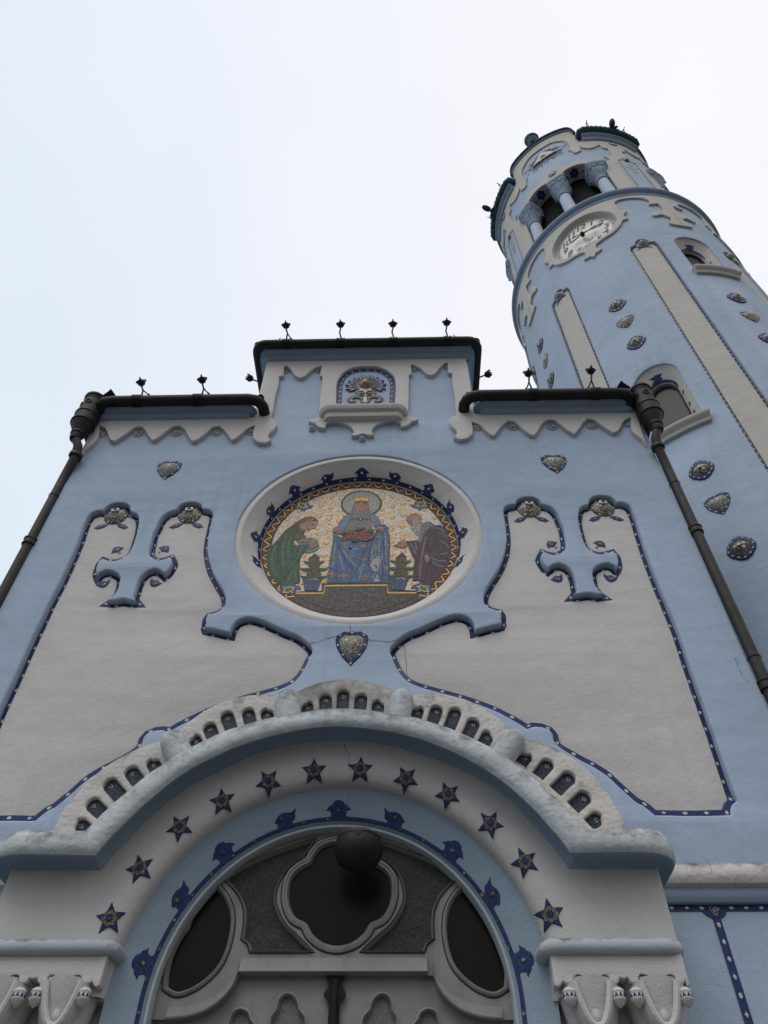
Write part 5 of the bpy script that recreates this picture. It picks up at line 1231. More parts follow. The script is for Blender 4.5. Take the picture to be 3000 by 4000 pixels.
for (x, y, z, lb), gp in zip(((hx0 + .02, GY + .05, GZ + .085, 'dark knob on the left bend of the high gutter'), (hx1 - .02, GY + .05, GZ + .085, 'dark knob on the right bend of the high gutter'), (-1.97, 5.76, LZ_ + .10, 'dark knob on the inner end of the left low gutter'), (1.02, 5.78, LZ_ + .10, 'dark knob on the inner end of the right low gutter'), (-.47, GY + .03, GZ + .05, 'dark low knob on top of the high gutter middle')), (G1, G1, G2, G3, G1)):
    s = MB(); s.lathe([(.02, -.05), (.04, -.02), (.05, .01), (.035, .04), (.012, .055), (0, .075)], (x, y, z), 12); s.lathe([(.05, -.03), (.062, -.026), (.05, -.02)], (x, y, z), 12)
    put('knob', s, IRON, gp)
# rain hoppers and down pipes
for x, hx, lb, cols in ((3.49, 3.49, 'dark rainwater pipe with a barrel hopper on the right facade corner', ('R2', ((1270, 517), (1625, 1355), (1150, 265), (1570, 1205)))), (-4.40, -4.40, 'dark rainwater pipe with a barrel hopper on the left facade corner', ('ZF', ((175, 698), (490, 95), (310, 400))))):
    D_ = empty('downpipe', (x, 6.0, 0), lb, 'drainpipe', 'rainwater pipes at the facade corners')
    hy = 5.82; s = MB(); zt = 10.80
    s.lathe([(.0, zt - .03), (.135, zt - .03), (.14, zt), (.158, zt + .005), (.16, zt - .03), (.143, zt - .045), (.143, zt - .07), (.150, zt - .075), (.150, zt - .09), (.143, zt - .095), (.145, zt - .30), (.152, zt - .41), (.168, zt - .425), (.170, zt - .445), (.158, zt - .46), (.160, zt - .52), (.157, zt - .60), (.170, zt - .612), (.170, zt - .632), (.152, zt - .645), (.135, zt - .70), (.085, zt - .82), (.095, zt - .83), (.095, zt - .865), (.08, zt - .875), (.078, zt - .95), (.066, zt - .98)], (hx, hy, 0), 32)
    put('hopper', s, METAL, D_)
    for ang in (-60, 60, -140, 140, 0):
        s = MB(); q = math.radians(ang); c_ = Vector((hx + .143 * math.sin(q), hy - .143 * math.cos(q), zt - .22)); d = Vector((math.sin(q), -math.cos(q), 0)); s.lathe([(.05, 0), (.05, .012), (.03, .014), (.025, .005)], tuple(c_), 14, 0, tuple(d)); put('hopper_boss', s, METAL, D_)
    s = MB(); s.tube([(hx, hy, zt - .94), (hx - (hx - x * 5.86 / 6) * .7, hy + .03, zt - 1.08), (x * 5.91 / 6, 5.91, zt - 1.26), (x * 5.98 / 6, 5.98, zt - 1.48), (x, 6.0, zt - 1.7), (x, 6.0, 5), (x, 6.0, .0)], .060, 18); put('pipe', s, PIPEM, D_)
    n_, cl = cols
    for k, p in enumerate(cl):
        z = F(n_, [p], 6.0)[0][1]; big = k < (2 if x > 0 else 1); s = MB()
        if big: s.lathe([(.066, -.05), (.078, -.048), (.08, -.035), (.072, -.03), (.072, .03), (.082, .035), (.082, .05), (.066, .054)], (x, 6.0, z), 20)
        else: s.lathe([(.066, -.006), (.070, -.004), (.070, .004), (.066, .006)], (x, 6.0, z), 20)
        put('collar', s, PIPEM, D_)
    s = MB(); s.lathe([(.066, -.03), (.086, -.02), (.088, .03), (.07, .045)], (x * 5.905 / 6, 5.905, zt - 1.235), 20); put('collar', s, PIPEM, D_)
    # gutter running back along the side wall
    sg = 1 if x > 0 else -1; xs = (XR if sg > 0 else XL)
    s = MB(); s.tube([(hx, hy + .1, zt - .24), (xs + sg * .20, 6.25, 10.58), (xs + sg * .20, 7.0, 10.6), (xs + sg * .2, 10, 10.6)], .08, 14); put('side_gutter', s, METAL, D_)
    s = MB(); s.grid([[(xs + sg * (5.95 - y), yy, z) for yy in (6.12, 8, 12)] for y, z in cornice_prof(10.42)], False, 0); s.fan([(xs + sg * (5.95 - y), 6.12, z) for y, z in cornice_prof(10.42)], 0); put('cornice', s, COVE, CH)
# cast iron brackets of the pipes are hidden; small floodlights on the gutters
for n_, p, lb, fl in (('ZC', (392, 552), 'small black floodlight with open flaps on the left low gutter', -1), ('ZE', (1198, 316), 'small black floodlight with a cable on the right low gutter', 1)):
    (x, z), = F(n_, [p], 5.74); z = LZ_ + .17
    fo = empty('floodlight', (x, 5.74, z - .1), lb, 'floodlight')
    s = MB(); ax = Vector((.75 * fl * -1, -.25, .45)).normalized()
    s.box(x - .02, x + .02, 5.72, 5.76, z - .12, z - .02); put('bracket', s, IRON, fo)
    s = MB(); u = ax.orthogonal().normalized(); v = ax.cross(u); C_ = Vector((x, 5.74, z))
    rows = []
    for h, a, b_ in ((-.09, .035, .035), (-.08, .05, .05), (.03, .062, .055), (.06, .07, .062), (.075, .07, .062)):
        rows.append([tuple(C_ + ax * h + u * (a * i) + v * (b_ * j)) for i, j in ((-1, -1), (1, -1), (1, 1), (-1, 1))])
    s.grid(rows, True, 0); s.fan(rows[0]); put('housing', s, IRON, fo)
    s = MB(); s.fan([tuple(Vector(p_) - ax * .01) for p_ in rows[-1]]); put('lens', s, glass('floodlight glass', (.2, .2, .2), .15), fo)
    if fl > 0:
        s = MB(); s.tube([tuple(C_ - ax * .07), (x - .15, 5.73, LZ_ + .095), (x - .4, 5.72, LZ_ + .09), (x - .6, 5.72, LZ_ + .08)], .008, 6); put('cable', s, IRON, fo)
# ------------------------------------------------------------------ chalice relief in the niche
EM = empty('chalice_relief', (0, 0, 0)); EM.parent = CH; tag(EM, 'golden disc with blue rays over a pale chalice')
GOLD = tile('gold mosaic', (.38, .29, .17), var=.4, size=.018, grout=(.10, .06, .02), metal=.25, rough=.3)
PALEM = tile('pale mosaic', (.60, .585, .53), var=.15, size=.02, grout=(.32, .30, .26))
VIOL = tile('violet blue mosaic', (.085, .10, .24), var=.4, size=.02)
GREYM = tile('grey brown mosaic', (.13, .125, .12), var=.5, size=.02)
def eput(name, mb, mats): o = put(name, mb, mats, CH); o.parent = EM; return o
(gx, gz), = F('N', [(843, 372)], 5.95)
s = MB()
for k in range(21):
    q = math.radians(-28 + 236 * k / 20); L = .29 + (.03 if k % 2 else .0); c1, s1 = math.cos(q), math.sin(q); w_ = .019
    pts = smooth([(gx + r * c1 - ww * s1, gz + r * s1 + ww * c1) for r, ww in ((.09, -.010), (L * .72, -w_), (L * .93, -w_), (L, 0), (L * .93, w_), (L * .72, w_), (.09, .010))], True, 80, .03)
    s2 = MB(); plate(s2, [pts], .022, FM(5.975), .004, 0); s2.fan([(x, 5.972, z) for x, z in circle(gx + L * .78 * c1, gz + L * .78 * s1, .014, 8)], 1); eput('ray', s2, [VIOL, MWHITE])
s = MB(); s.grid([[(x, y, z) for x, z in circle(gx, gz, r, 32, rz=r * 1.05)] for y, r in ((5.99, .155), (5.965, .15), (5.955, .11))], True, 1); dome(s, circle(gx, gz, .112, 28), FM(5.955), .085, 0, 6); eput('disc', s, [GOLD, MBROWN])
N_ = lambda p, Y=5.97: F('N', p, Y)
s = MB(); cup = smooth(N_([(748, 425), (928, 420), (925, 470), (905, 505), (870, 525), (845, 542), (812, 526), (775, 505), (755, 475)], 5.955), True, 60, .03); plate(s, [offset(cup, -.04)], .03, FM(5.975), .006, 1); plate(s, [cup], .04, FM(5.955), .01, 0)
st_ = N_([(800, 545), (872, 545), (860, 580), (868, 622), (800, 624), (808, 580)], 5.96); plate(s, [smooth(st_, True, 50, .03)], .04, FM(5.965), .008, 0)
for sg in (-1, 1):
    x0, z0 = N_([(838, 490)], 5.95)[0]; s.tube([(x0 + sg * a, 5.952, z0 + b_) for a, b_ in ((.01, -.02), (.04, .03), (.085, .035))], .011, 6, 1); s.tube([(x0 + sg * a, 5.952, z0 + b_) for a, b_ in ((.015, -.045), (.05, -.02), (.08, -.04))], .009, 6, 1)
eput('chalice', s, [PALEM, GREYM])
for sg in (-1, 1):
    q = N_([(770, 625), (770, 585), (740, 560), (690, 558), (655, 575), (650, 590), (670, 602), (705, 600), (690, 618), (645, 628), (600, 615), (575, 572), (600, 548), (650, 525), (700, 520), (690, 470), (725, 440), (745, 460), (760, 510), (800, 550), (800, 622)])
    if sg > 0: q = mir(q, gx)
    lp = smooth(q, True, 60, .02); s = MB(); plate(s, [lp], .02, FM(5.978), .005, 0); dots(s, offset(lp, .022), .11, FM(5.976), .012, 1, .004); eput('scroll', s, [GREYM, MWHITE])
# ------------------------------------------------------------------ cracks in the plaster
def crack(pts, Y, w_=.004, parent=CH, seed=0):
    r = random.Random(seed); o = []
    P_ = [np.array(p) for p in pts]
    for a, b_ in zip(P_, P_[1:]):
        n = max(2, int(np.linalg.norm(b_ - a) / .03))
        for k in range(n): o.append(a + (b_ - a) * k / n + np.array([r.gauss(0, .006), r.gauss(0, .006)]))
    o.append(P_[-1]); mb = MB(); ra, rb = [], []
    for i, p in enumerate(o):
        ww = w_ * r.uniform(.4, 1.1) * (1 - .6 * i / len(o)); t = o[min(i + 1, len(o) - 1)] - o[max(i - 1, 0)]; t = t / (np.linalg.norm(t) + 1e-9); n = np.array([-t[1], t[0]])
        ra.append((p[0] + n[0] * ww, Y, p[1] + n[1] * ww)); rb.append((p[0] - n[0] * ww, Y, p[1] - n[1] * ww))
    mb.grid([ra, rb]); return put('crack', mb, CRACK, parent)
crack(F('MD', [(735, 1085), (745, 1110), (735, 1150)], 5.996), 5.997, .005, CH, 1)
crack(F('MD', [(480, 1205), (560, 1190), (610, 1165), (735, 1150)], 5.996), 5.997, .004, CH, 2)
crack(F('MD', [(845, 1185), (900, 1190), (980, 1195), (1050, 1175)], 5.996), 5.997, .004, CH, 3)
crack(F('MD', [(1070, 1215), (1080, 1290), (1090, 1390), (1095, 1410)], 6.066), 6.0655, .003, CH, 4)
crack(F('P', [(825, 555), (838, 600), (842, 640), (850, 675)], 5.25), 5.2485, .004, PO, 5)
crack(F('R2', [(1480, 1200), (1520, 1300), (1560, 1340)], 6.0), 5.998, .003, CH, 6)
crack(F('D', [(845, 0), (838, 30), (832, 62)], 5.36), 5.352, .004, PO, 7)
crack(F('Z5', [(1320, 925), (1345, 960), (1350, 1000)], 5.88), 5.858, .002, CH, 8)
# ------------------------------------------------------------------ the round mosaic picture
RM_ = empty('round_mosaic', (0, 0, 0)); RM_.parent = CH
tag(RM_, 'round gold and silver mosaic of a crowned woman with roses between a mother in green and an old man')
MY = 6.262
def rput(name, mb, mats, label=None):
    o = put(name, mb, mats, CH, label, False); o.parent = RM_; return o
def tm(name, col, **k): return tile(name, col, size=k.pop('size', .013), **k)
m_sil = tm('silver tesserae', (0.900, 0.819, 0.741), var=.18, grout=(.33, .29, .26), gw=.12)
m_gold = tm('gold tesserae', (.92, .50, .10), var=.2, grout=(.4, .22, .07), metal=.1, rough=.3)
m_brn = tm('red brown tesserae', (.085, .03, .018), var=.5)
m_dk = tm('dark brown tesserae', (.055, .038, .03), var=.4)
m_dais = tm('grey brown tesserae', (0.098, 0.081, 0.069), var=.5, hue=(0.169, 0.146, 0.130), size=.02)
m_grn = tm('green tesserae', (0.021, 0.088, 0.039), var=.35, hue=(0.058, 0.150, 0.072))
m_grn2 = tm('light green tesserae', (0.078, 0.195, 0.091), var=.3)
m_teal = tm('teal tesserae', (0.016, 0.078, 0.058), var=.4, hue=(0.039, 0.130, 0.098))
m_blu = tm('blue tesserae', (0.049, 0.117, 0.273), var=.35, hue=(0.111, 0.202, 0.377))
m_blu2 = tm('light blue tesserae', (0.156, 0.260, 0.403), var=.3)
m_blud = tm('deep blue tesserae', (.025, .045, .11), var=.4)
m_pur = tm('purple brown tesserae', (0.072, 0.039, 0.060), var=.35, hue=(0.114, 0.072, 0.094))
m_pur2 = tm('pale violet tesserae', (0.221, 0.163, 0.182), var=.3)
m_skin = tm('skin tesserae', (0.390, 0.215, 0.150), var=.25, grout=(.15, .1, .08), gw=.08)
m_hair = tm('hair tesserae', (.13, .075, .04), var=.5)
m_grey = tm('grey tesserae', (0.221, 0.208, 0.189), var=.3, hue=(0.312, 0.293, 0.260))
m_lgt = tm('light grey tesserae', (0.442, 0.429, 0.403), var=.25)
m_rose = tm('rose tesserae', (0.338, 0.033, 0.046), var=.4, hue=(0.468, 0.078, 0.091))
m_tan = tm('tan tesserae', (.33, .22, .14), var=.25)
m_whi = tm('white mosaic', (.60, .58, .54), var=.1)
m_cone = tm('cone brown tesserae', (.17, .06, .022), var=.5)
def Q(n_, pts): return F(n_, pts, MY - .004)
def poly(mb, pts, d, m=0, sm=True):
    """flat inlay, d = height of its face in front of the base, in millimetre steps"""
    lo = smooth(pts, True, 55, .03) if sm else pts
    bm = flat_solid([lo], .0, 0); bm.verts.ensure_lookup_table(); bm.verts.index_update()
    mb.add([(v.co.x, MY - d, v.co.y) for v in bm.verts], [[v.index for v in f.verts] for f in bm.faces], m); bm.free(); return mb
def line(mb, pts, w_, d, m=0, closed=False, sm=True):
    p = smooth(pts, closed, 60, .03) if sm else pts; ra, rb = [], []; n = len(p)
    for i in range(n):
        a = np.array(p[i - 1] if (i or closed) else p[i]); b_ = np.array(p[(i + 1) % n] if (i < n - 1 or closed) else p[i]); t = b_ - a; t = t / (np.linalg.norm(t) + 1e-9)
        ra.append((p[i][0] - t[1] * w_, MY - d, p[i][1] + t[0] * w_)); rb.append((p[i][0] + t[1] * w_, MY - d, p[i][1] - t[0] * w_))
    return mb.grid([ra, rb], closed, m)
MC = (MEDC[0], MEDC[1] + .01)
# ground with hearts and chevrons in gold
s = MB(); s.add([(x, MY, z) for x, z in circle(MC[0], MC[1], 1.21, 96)], [tuple(range(96))], 0)
inside = lambda x, z, r=1.07: math.hypot(x - MC[0], z - MC[1]) < r
def hrt(cx_, cz_, k):
    return [(cx_ + k * a, cz_ + k * b_) for a, b_ in ((0, .35), (.3, .6), (.75, .62), (1, .25), (.8, -.2), (.4, -.6), (0, -1), (-.4, -.6), (-.8, -.2), (-1, .25), (-.75, .62), (-.3, .6))]
SP = .2411; vx = lambda X: X                                     # chevrons are laid out on the M1 enlargement
rnd = random.Random(11)
for row in range(-1, 8):
    for xi in range(-60, 2760, 20):
        pass
    y0 = 440 + 186 * row - 186
    for half_ in range(8):
        xa = 30 + 335 * half_; xb = xa + 335; pk = (half_ % 2 == 1)
        xs_ = np.linspace(xa, xb, 9)
        def yy(x, off): 
            u = (x - xa) / 335; u = u if pk else 1 - u
            return y0 + off + 95 * u
        for off, w_ in ((0, .0085), (82, .0085)):
            pts = [p for p in Q('M1', [(x, yy(x, off)) for x in xs_]) if inside(*p)]
            if len(pts) > 1: line(s, pts, w_, .001, 1, sm=False)
        for k in range(7):
            x = xa + 335 * (k + .5) / 7; (px_, pz_), = Q('M1', [(x, yy(x, 41))])
            if not inside(px_, pz_, 1.05): continue
            for j in range(2):
                ax_, az_ = px_ + rnd.uniform(-.02, .02), pz_ + rnd.uniform(-.022, .022); r1, r2 = rnd.uniform(.008, .022), rnd.uniform(.005, .011); q0 = rnd.uniform(-.6, .6)
                s.add([(ax_ + r1 * math.cos(q) * math.cos(q0) - r2 * math.sin(q) * math.sin(q0), MY - .0012, az_ + r1 * math.cos(q) * math.sin(q0) + r2 * math.sin(q) * math.cos(q0)) for q in np.linspace(0, 5.4, 7)], [tuple(range(7))], 1)
hs_ = [('M1', p) for p in ((1230,255),(1380,295),(1045,395),(1210,435),(1370,475),(700,480),(510,615),(1020,570),(1185,610),(1340,650),(655,660),(330,765),(1000,760),(1165,800),(820,805),(270,965),(1140,1000),(975,950),(1110,1200),(770,1210),(1090,1625),(1130,1400))] + [('M2', p) for p in ((555,245),(395,285),(725,375),(555,415),(380,460),(720,555),(545,600),(375,640),(1060,455),(1235,595),(715,740),(540,790),(715,935),(540,985),(730,1140),(540,1190),(1385,735),(525,1620),(850,1390),(540,1400))]
for n_, p in hs_:
    (x, z), = Q(n_, [p])
    if inside(x, z, 1.06):
        s.add([(a, MY - .0016, b_) for a, b_ in hrt(x, z, .036)], [tuple(range(12))], 2); s.add([(a, MY - .0022, b_) for a, b_ in hrt(x, z, .029)], [tuple(range(12))], 1)
rput('gold_ground', s, [m_sil, m_gold, m_dk])
# border ring with gold zigzag
s = MB(); s.grid([[(x, MY - .0032, z) for x, z in circle(MC[0], MC[1], 1.205, 96)], [(x, MY - .0032, z) for x, z in circle(MC[0], MC[1], 1.085, 96)]], True, 0)
s.grid([[(x, MY - .004, z) for x, z in circle(MC[0], MC[1], 1.10, 96)], [(x, MY - .004, z) for x, z in circle(MC[0], MC[1], 1.078, 96)]], True, 1)
NZ = 100
for k in range(NZ):
    if -130 < math.degrees(2 * math.pi * k / NZ) - 360 < -51: continue
    q0 = 2 * math.pi * k / NZ; q1 = 2 * math.pi * (k + .86) / NZ
    if k % 2: q0, q1 = q1, q0
    P_ = [(MC[0] + r * math.cos(q), MC[1] + r * math.sin(q)) for r, q in ((1.105, q0), (1.178, q1))]
    line(s, P_, .0075, .0042, 2, sm=False)
    qm = 2 * math.pi * (k + 1.0) / NZ; r = 1.118 if k % 2 == 0 else 1.165; c_ = (MC[0] + r * math.cos(qm), MC[1] + r * math.sin(qm)); s.add([(c_[0] + .014 * math.cos(q), MY - .0042, c_[1] + .014 * math.sin(q)) for q in (qm, qm + 2.1, qm + 4.2)], [(0, 1, 2)], 3)
rput('picture_border', s, [m_brn, m_dk, m_gold, m_grey])
for n_, c_, rot_ in (('M1', (770, 392), -38), ('M1', (548, 1757), 35), ('M2', (1000, 375), 38), ('M2', (1032, 1738), -35)):
    (x, z), = Q(n_, [c_]); s = MB(); sg = 1 if rot_ > 0 else -1; up = 1 if c_[1] < 900 else -1; side_ = 1 if n_ == 'M1' else -1
    sh = [(-.105, .06), (.055, .065), (.075, .0), (.135, -.005), (.09, -.06), (.045, -.07), (.02, -.125), (-.03, -.075), (-.105, -.06)]
    poly(s, [(x + side_ * a, z + up * b_) for a, b_ in sh], .0052, 1); poly(s, [(x + side_ * a * .93, z + up * b_ * .93) for a, b_ in sh], .0058, 0)
    r0 = math.radians(-38 if (side_ * up) > 0 else 38)
    el = lambda a, b_: [(x - side_ * .015 + a * math.cos(q) * math.cos(r0) - b_ * math.sin(q) * math.sin(r0), z + a * math.cos(q) * math.sin(r0) + b_ * math.sin(q) * math.cos(r0)) for q in np.linspace(0, 2 * math.pi, 20, endpoint=False)]
    poly(s, el(.062, .042), .0064, 2, False); poly(s, el(.050, .031), .007, 3, False)
    for a, b_ in ((.035, .045), (.05, -.03), (-.07, -.04), (-.07, .045)): poly(s, circle(x + side_ * a, z + up * b_, .012, 8), .007, 4, False)
    rput('corner_jewel', s, [m_blu, m_dk, m_gold, m_grn2, m_whi])
# dais
s = MB(); arc = [(MC[0] + 1.15 * math.cos(q), MC[1] + 1.15 * math.sin(q)) for q in np.linspace(math.radians(-47), math.radians(-133), 30)]
tp = Q('M1', [(640, 1795), (1062, 1782), (1068, 1662)]) + Q('M2', [(532, 1640), (540, 1762), (938, 1778)])
poly(s, tp + arc, .0036, 0, False)
line(s, Q('M1', [(640, 1814), (1100, 1812), (1118, 1692)]) + Q('M2', [(470, 1682), (474, 1806), (940, 1806)]), .0095, .0046, 1, sm=False)
line(s, tp, .008, .0046, 2, sm=False)
rput('dais', s, [m_dais, m_gold, m_dk])
# mother in green with a baby
s = MB(); robe = Q('M1', [(640,722),(560,742),(470,812),(400,900),(300,1010),(190,1120),(185,1300),(220,1450),(290,1580),(380,1680),(470,1706),(540,1682),(570,1642),(620,1660),(700,1642),(708,1250),(790,1140),(860,1062),(866,1020),(800,1020),(720,1042),(650,1042),(602,1000),(615,940),(650,862),(770,842),(786,792),(740,802),(712,742)])
poly(s, offset(smooth(robe, True, 55, .03), -.008), .0050, 1, False); poly(s, robe, .0056, 0)
for pts in ([(450,880),(390,1000),(360,1150),(365,1300),(410,1450)], [(705,1070),(670,1180),(620,1240)], [(720,1230),(600,1400),(480,1540),(370,1660)], [(855,1090),(780,1150),(720,1220)], [(640,740),(660,800),(620,880),(590,960),(600,1010)]): line(s, Q('M1', pts), .007, .0064, 1)
for pts in ([(330,1020),(270,1180),(260,1350),(320,1540)], [(500,860),(450,1020),(430,1200),(450,1400)], [(560,900),(520,1060),(540,1220)], [(620,1380),(560,1500),(520,1640)], [(660,1300),(640,1480),(650,1630)], [(760,1060),(700,1140),(640,1210)]): line(s, Q('M1', pts), .013, .0062, 2)
face = Q('M1', [(735,800),(705,720),(740,660),(880,640),(990,650),(1003,680),(985,715),(958,765),(905,762),(880,790),(830,788),(785,790)])
poly(s, face, .0064, 3); poly(s, Q('M1', [(540,748),(600,702),(690,640),(740,610),(800,588),(880,573),(950,583),(1000,632),(1004,675),(955,632),(900,640),(850,655),(790,660),(730,690),(660,722),(590,742)]), .0070, 4)
poly(s, Q('M1', [(800,640),(860,600),(930,600),(950,625),(890,640),(830,660)]), .0074, 5)
line(s, Q('M1', [(890,702),(920,694),(945,702)]), .004, .0076, 1); line(s, Q('M1', [(835,772),(868,768)]), .005, .0076, 6)
rput('mother_figure', s, [m_grn, m_dk, m_grn2, m_skin, m_hair, m_tan, m_rose])
s = MB(); poly(s, Q('M1', [(660,980),(740,938),(880,918),(980,940),(1012,1000),(1020,1080),(960,1132),(880,1155),(790,1162),(862,1062),(864,1022),(720,1042)]), .0066, 0)
poly(s, Q('M1', [(612,920),(640,860),(700,842),(770,850),(806,890),(806,930),(740,960),(680,965),(630,950)]), .0072, 1); poly(s, Q('M1', [(690,965),(740,940),(806,925),(800,950),(740,975)]), .0076, 2)
poly(s, Q('M1', [(868,1062),(880,1000),(930,945),(975,945),(1008,975),(1000,1020),(950,1060),(900,1095)]), .0076, 2)
for pts in ([(880,1075),(960,1020),(1000,980)], [(890,1110),(970,1070),(1015,1030)], [(860,920),(930,930)], [(720,1000),(850,990)]): line(s, Q('M1', pts), .005, .0080, 3)
rput('baby_figure', s, [m_grey, m_hair, m_skin, m_dk])
# crowned woman
s = MB(); (hx_, hz_), = Q('M2', [(48, 362)]); 
poly(s, circle(hx_, hz_, .268, 40), .0044, 1, False); poly(s, circle(hx_, hz_, .240, 40), .0050, 0, False)
for r in (.21, .18, .15): 
    c_ = circle(hx_, hz_, r, 40); s.grid([[(x, MY - .0053, z) for x, z in c_], [(x, MY - .0053, z) for x, z in circle(hx_, hz_, r - .005, 40)]], True, 2)
rput('halo', s, [m_lgt, m_grn, m_grey])
W = lambda p: Q('M2', p)
s = MB()
skirt = Q('M1', [(1258,850),(1258,960),(1232,1100),(1210,1250),(1182,1450),(1160,1642)]) + W([(496,1642),(496,1400),(496,1200),(502,1000),(496,880),(468,772),(480,748),(400,702),(330,712),(400,760),(395,830),(300,812),(240,880),(180,962),(100,992),(0,1010)]) + Q('M1', [(1600,975),(1450,952),(1350,900),(1290,858)])
poly(s, offset(smooth(skirt, True, 55, .03), -.008), .0052, 1, False); poly(s, skirt, .0058, 0)
for n_, pts in (('M1', [(1300,980),(1380,1150),(1480,1320),(1600,1470)]), ('M1', [(1659,1380),(1600,1520),(1500,1640)]), ('M1', [(1310,1340),(1300,1500),(1298,1630)]), ('M2', [(300,820),(230,1000),(180,1180),(165,1330),(200,1430)]), ('M2', [(200,900),(100,1130),(20,1330)]), ('M2', [(380,1240),(385,1450),(380,1630)]), ('M2', [(395,840),(400,1000),(415,1180),(400,1260)]), ('M2', [(310,1470),(310,1560),(345,1640)])): line(s, Q(n_, pts), .007, .0068, 1)
for n_, pts in (('M1', [(1290,1000),(1270,1150),(1260,1300),(1230,1400)]), ('M1', [(1340,1130),(1380,1300),(1430,1450)]), ('M1', [(1400,1100),(1500,1250),(1640,1400)]), ('M1', [(1420,1060),(1560,1100),(1659,1090)]), ('M1', [(1500,1060),(1600,1180)]), ('M2', [(30,1380),(-60,1520),(-120,1620)]), ('M2', [(90,1330),(40,1450),(10,1600)]), ('M2', [(250,980),(220,1150),(230,1300)]), ('M2', [(340,960),(330,1150)]), ('M2', [(440,880),(450,1100),(440,1300)])): line(s, Q(n_, pts), .014, .0064, 2)
fl = [(0, 1), (.25, .55), (.18, .2), (.5, .42), (.85, .3), (.9, -.1), (.5, -.25), (.2, -.12), (.25, -.6), (.4, -.85), (0, -.8), (-.4, -.85), (-.25, -.6), (-.2, -.12), (-.5, -.25), (-.9, -.1), (-.85, .3), (-.5, .42), (-.18, .2), (-.25, .55)]
for n_, p, k in (('M1',(1435,1020),.042),('M1',(1258,1220),.05),('M1',(1525,1220),.052),('M1',(1230,1512),.058),('M1',(1420,1540),.06),('M2',(75,1060),.045),('M2',(285,1080),.052),('M2',(95,1270),.045),('M2',(100,1550),.06),('M2',(350,905),.04),('M2',(465,1040),.045),('M2',(452,1405),.05)):
    (x, z), = Q(n_, [p]); poly(s, [(x + a * k * 1.1, z + b_ * k * 1.15) for a, b_ in fl], .0072, 3, False)
poly(s, W([(185,1370),(250,1262),(320,1212),(398,1222),(400,1252),(352,1312),(332,1400),(312,1474),(268,1470),(212,1420)]), .0074, 4); poly(s, W([(235,1632),(310,1500),(348,1632)]), .0074, 4)
for p in ((360, 1250), (275, 1370), (295, 1395)): (x, z), = W([p]); poly(s, circle(x, z, .011, 6, rz=.02), .0080, 1, False)
for pts in ([(175,1310),(240,1230),(330,1185),(410,1190)], [(375,1310),(365,1400),(370,1500)], [(270,1480),(220,1590),(170,1640)], [(395,930),(440,830)]):
    for a, b_, t in resample(smooth(W(pts), False, 60, .02), .022, False): poly(s, circle(a, b_, .0065, 6), .0078, 5, False)
rput('cloak', s, [m_blu, m_blud, m_blu2, m_tan, m_lgt, m_whi])
s = MB(); poly(s, W([(-105,505),(150,505),(190,600),(220,720),(245,810),(200,900),(60,960),(-150,950),(-270,900),(-240,800),(-200,700),(-140,600)]), .0062, 0)
veil = W([(-72,318),(168,318),(175,420),(205,515),(150,525),(80,500),(-50,490),(-105,545),(-150,530),(-95,420)]); poly(s, veil, .0068, 1)
poly(s, W([(-58,322),(138,322),(142,380),(122,438),(78,474),(40,484),(0,472),(-38,440),(-58,390)]), .0074, 2)
poly(s, W([(-50,330),(-48,400),(-20,350),(50,338),(110,348),(132,400),(136,330)]), .0077, 3)
for p in ((-2, 378), (92, 372)): (x, z), = W([p]); poly(s, circle(x, z, .014, 8, rz=.007), .0082, 4, False); line(s, [(x - .022, z + .022), (x, z + .028), (x + .022, z + .022)], .003, .0082, 4)
line(s, W([(15, 440), (42, 435), (68, 438)]), .006, .0082, 5); line(s, W([(45, 385), (38, 412), (50, 418)]), .0035, .0082, 3)
crown = W([(-66,268),(-62,320),(166,318),(164,252),(136,276),(112,264),(84,280),(52,260),(20,280),(-6,268),(-32,280)]); poly(s, offset(crown, -.007), .0080, 4, False); poly(s, crown, .0086, 6, False); (x, z), = W([(48, 300)]); poly(s, circle(x, z, .016, 8, rz=.008), .009, 4, False)
for sh in (Q('M1', [(1535,528),(1445,570),(1380,640),(1320,745),(1275,762),(1330,775),(1420,800),(1480,705),(1525,620)]), W([(188,532),(262,545),(320,602),(352,690),(320,735),(262,730),(215,640)])): poly(s, offset(smooth(sh, True, 55, .03), -.006), .0070, 4, False); poly(s, sh, .0076, 7)
for pts in (Q('M1', [(1525,560),(1460,640),(1400,720),(1340,752)]), W([(205,545),(215,620),(262,710)]), Q('M1', [(1270,862),(1320,885),(1370,905)])):
    for a, b_, t in resample(smooth(pts, False, 60, .02), .022, False): poly(s, circle(a, b_, .0065, 6), .0084, 8, False)
line(s, Q('M1', [(1530, 612), (1620, 612)]) + W([(0, 612), (190, 610)]), .014, .0078, 9); (x, z), = W([(32, 612)]); poly(s, circle(x, z, .042, 16, rz=.036), .0082, 4, False); poly(s, circle(x, z, .018, 10), .0086, 8, False)
for hd_ in (Q('M1', [(1238,800),(1280,765),(1350,770),(1400,800),(1422,838),(1360,852),(1290,832),(1250,826)]), W([(265,772),(330,735),(402,742),(412,782),(392,832),(340,802),(290,802)])): poly(s, offset(smooth(hd_, True, 55, .03), -.005), .0084, 4, False); poly(s, hd_, .0088, 2)
for pts in (Q('M1', [(1330,790),(1400,835)]), Q('M1', [(1300,800),(1370,845)]), W([(300,775),(385,785)]), W([(305,790),(380,805)])): line(s, pts, .0035, .0094, 4)
rput('crowned_woman', s, [m_grey, m_grey, m_skin, m_hair, m_dk, m_rose, m_gold, m_blu2, m_whi, m_blu])
s = MB(); rr_ = random.Random(2); lv = 0
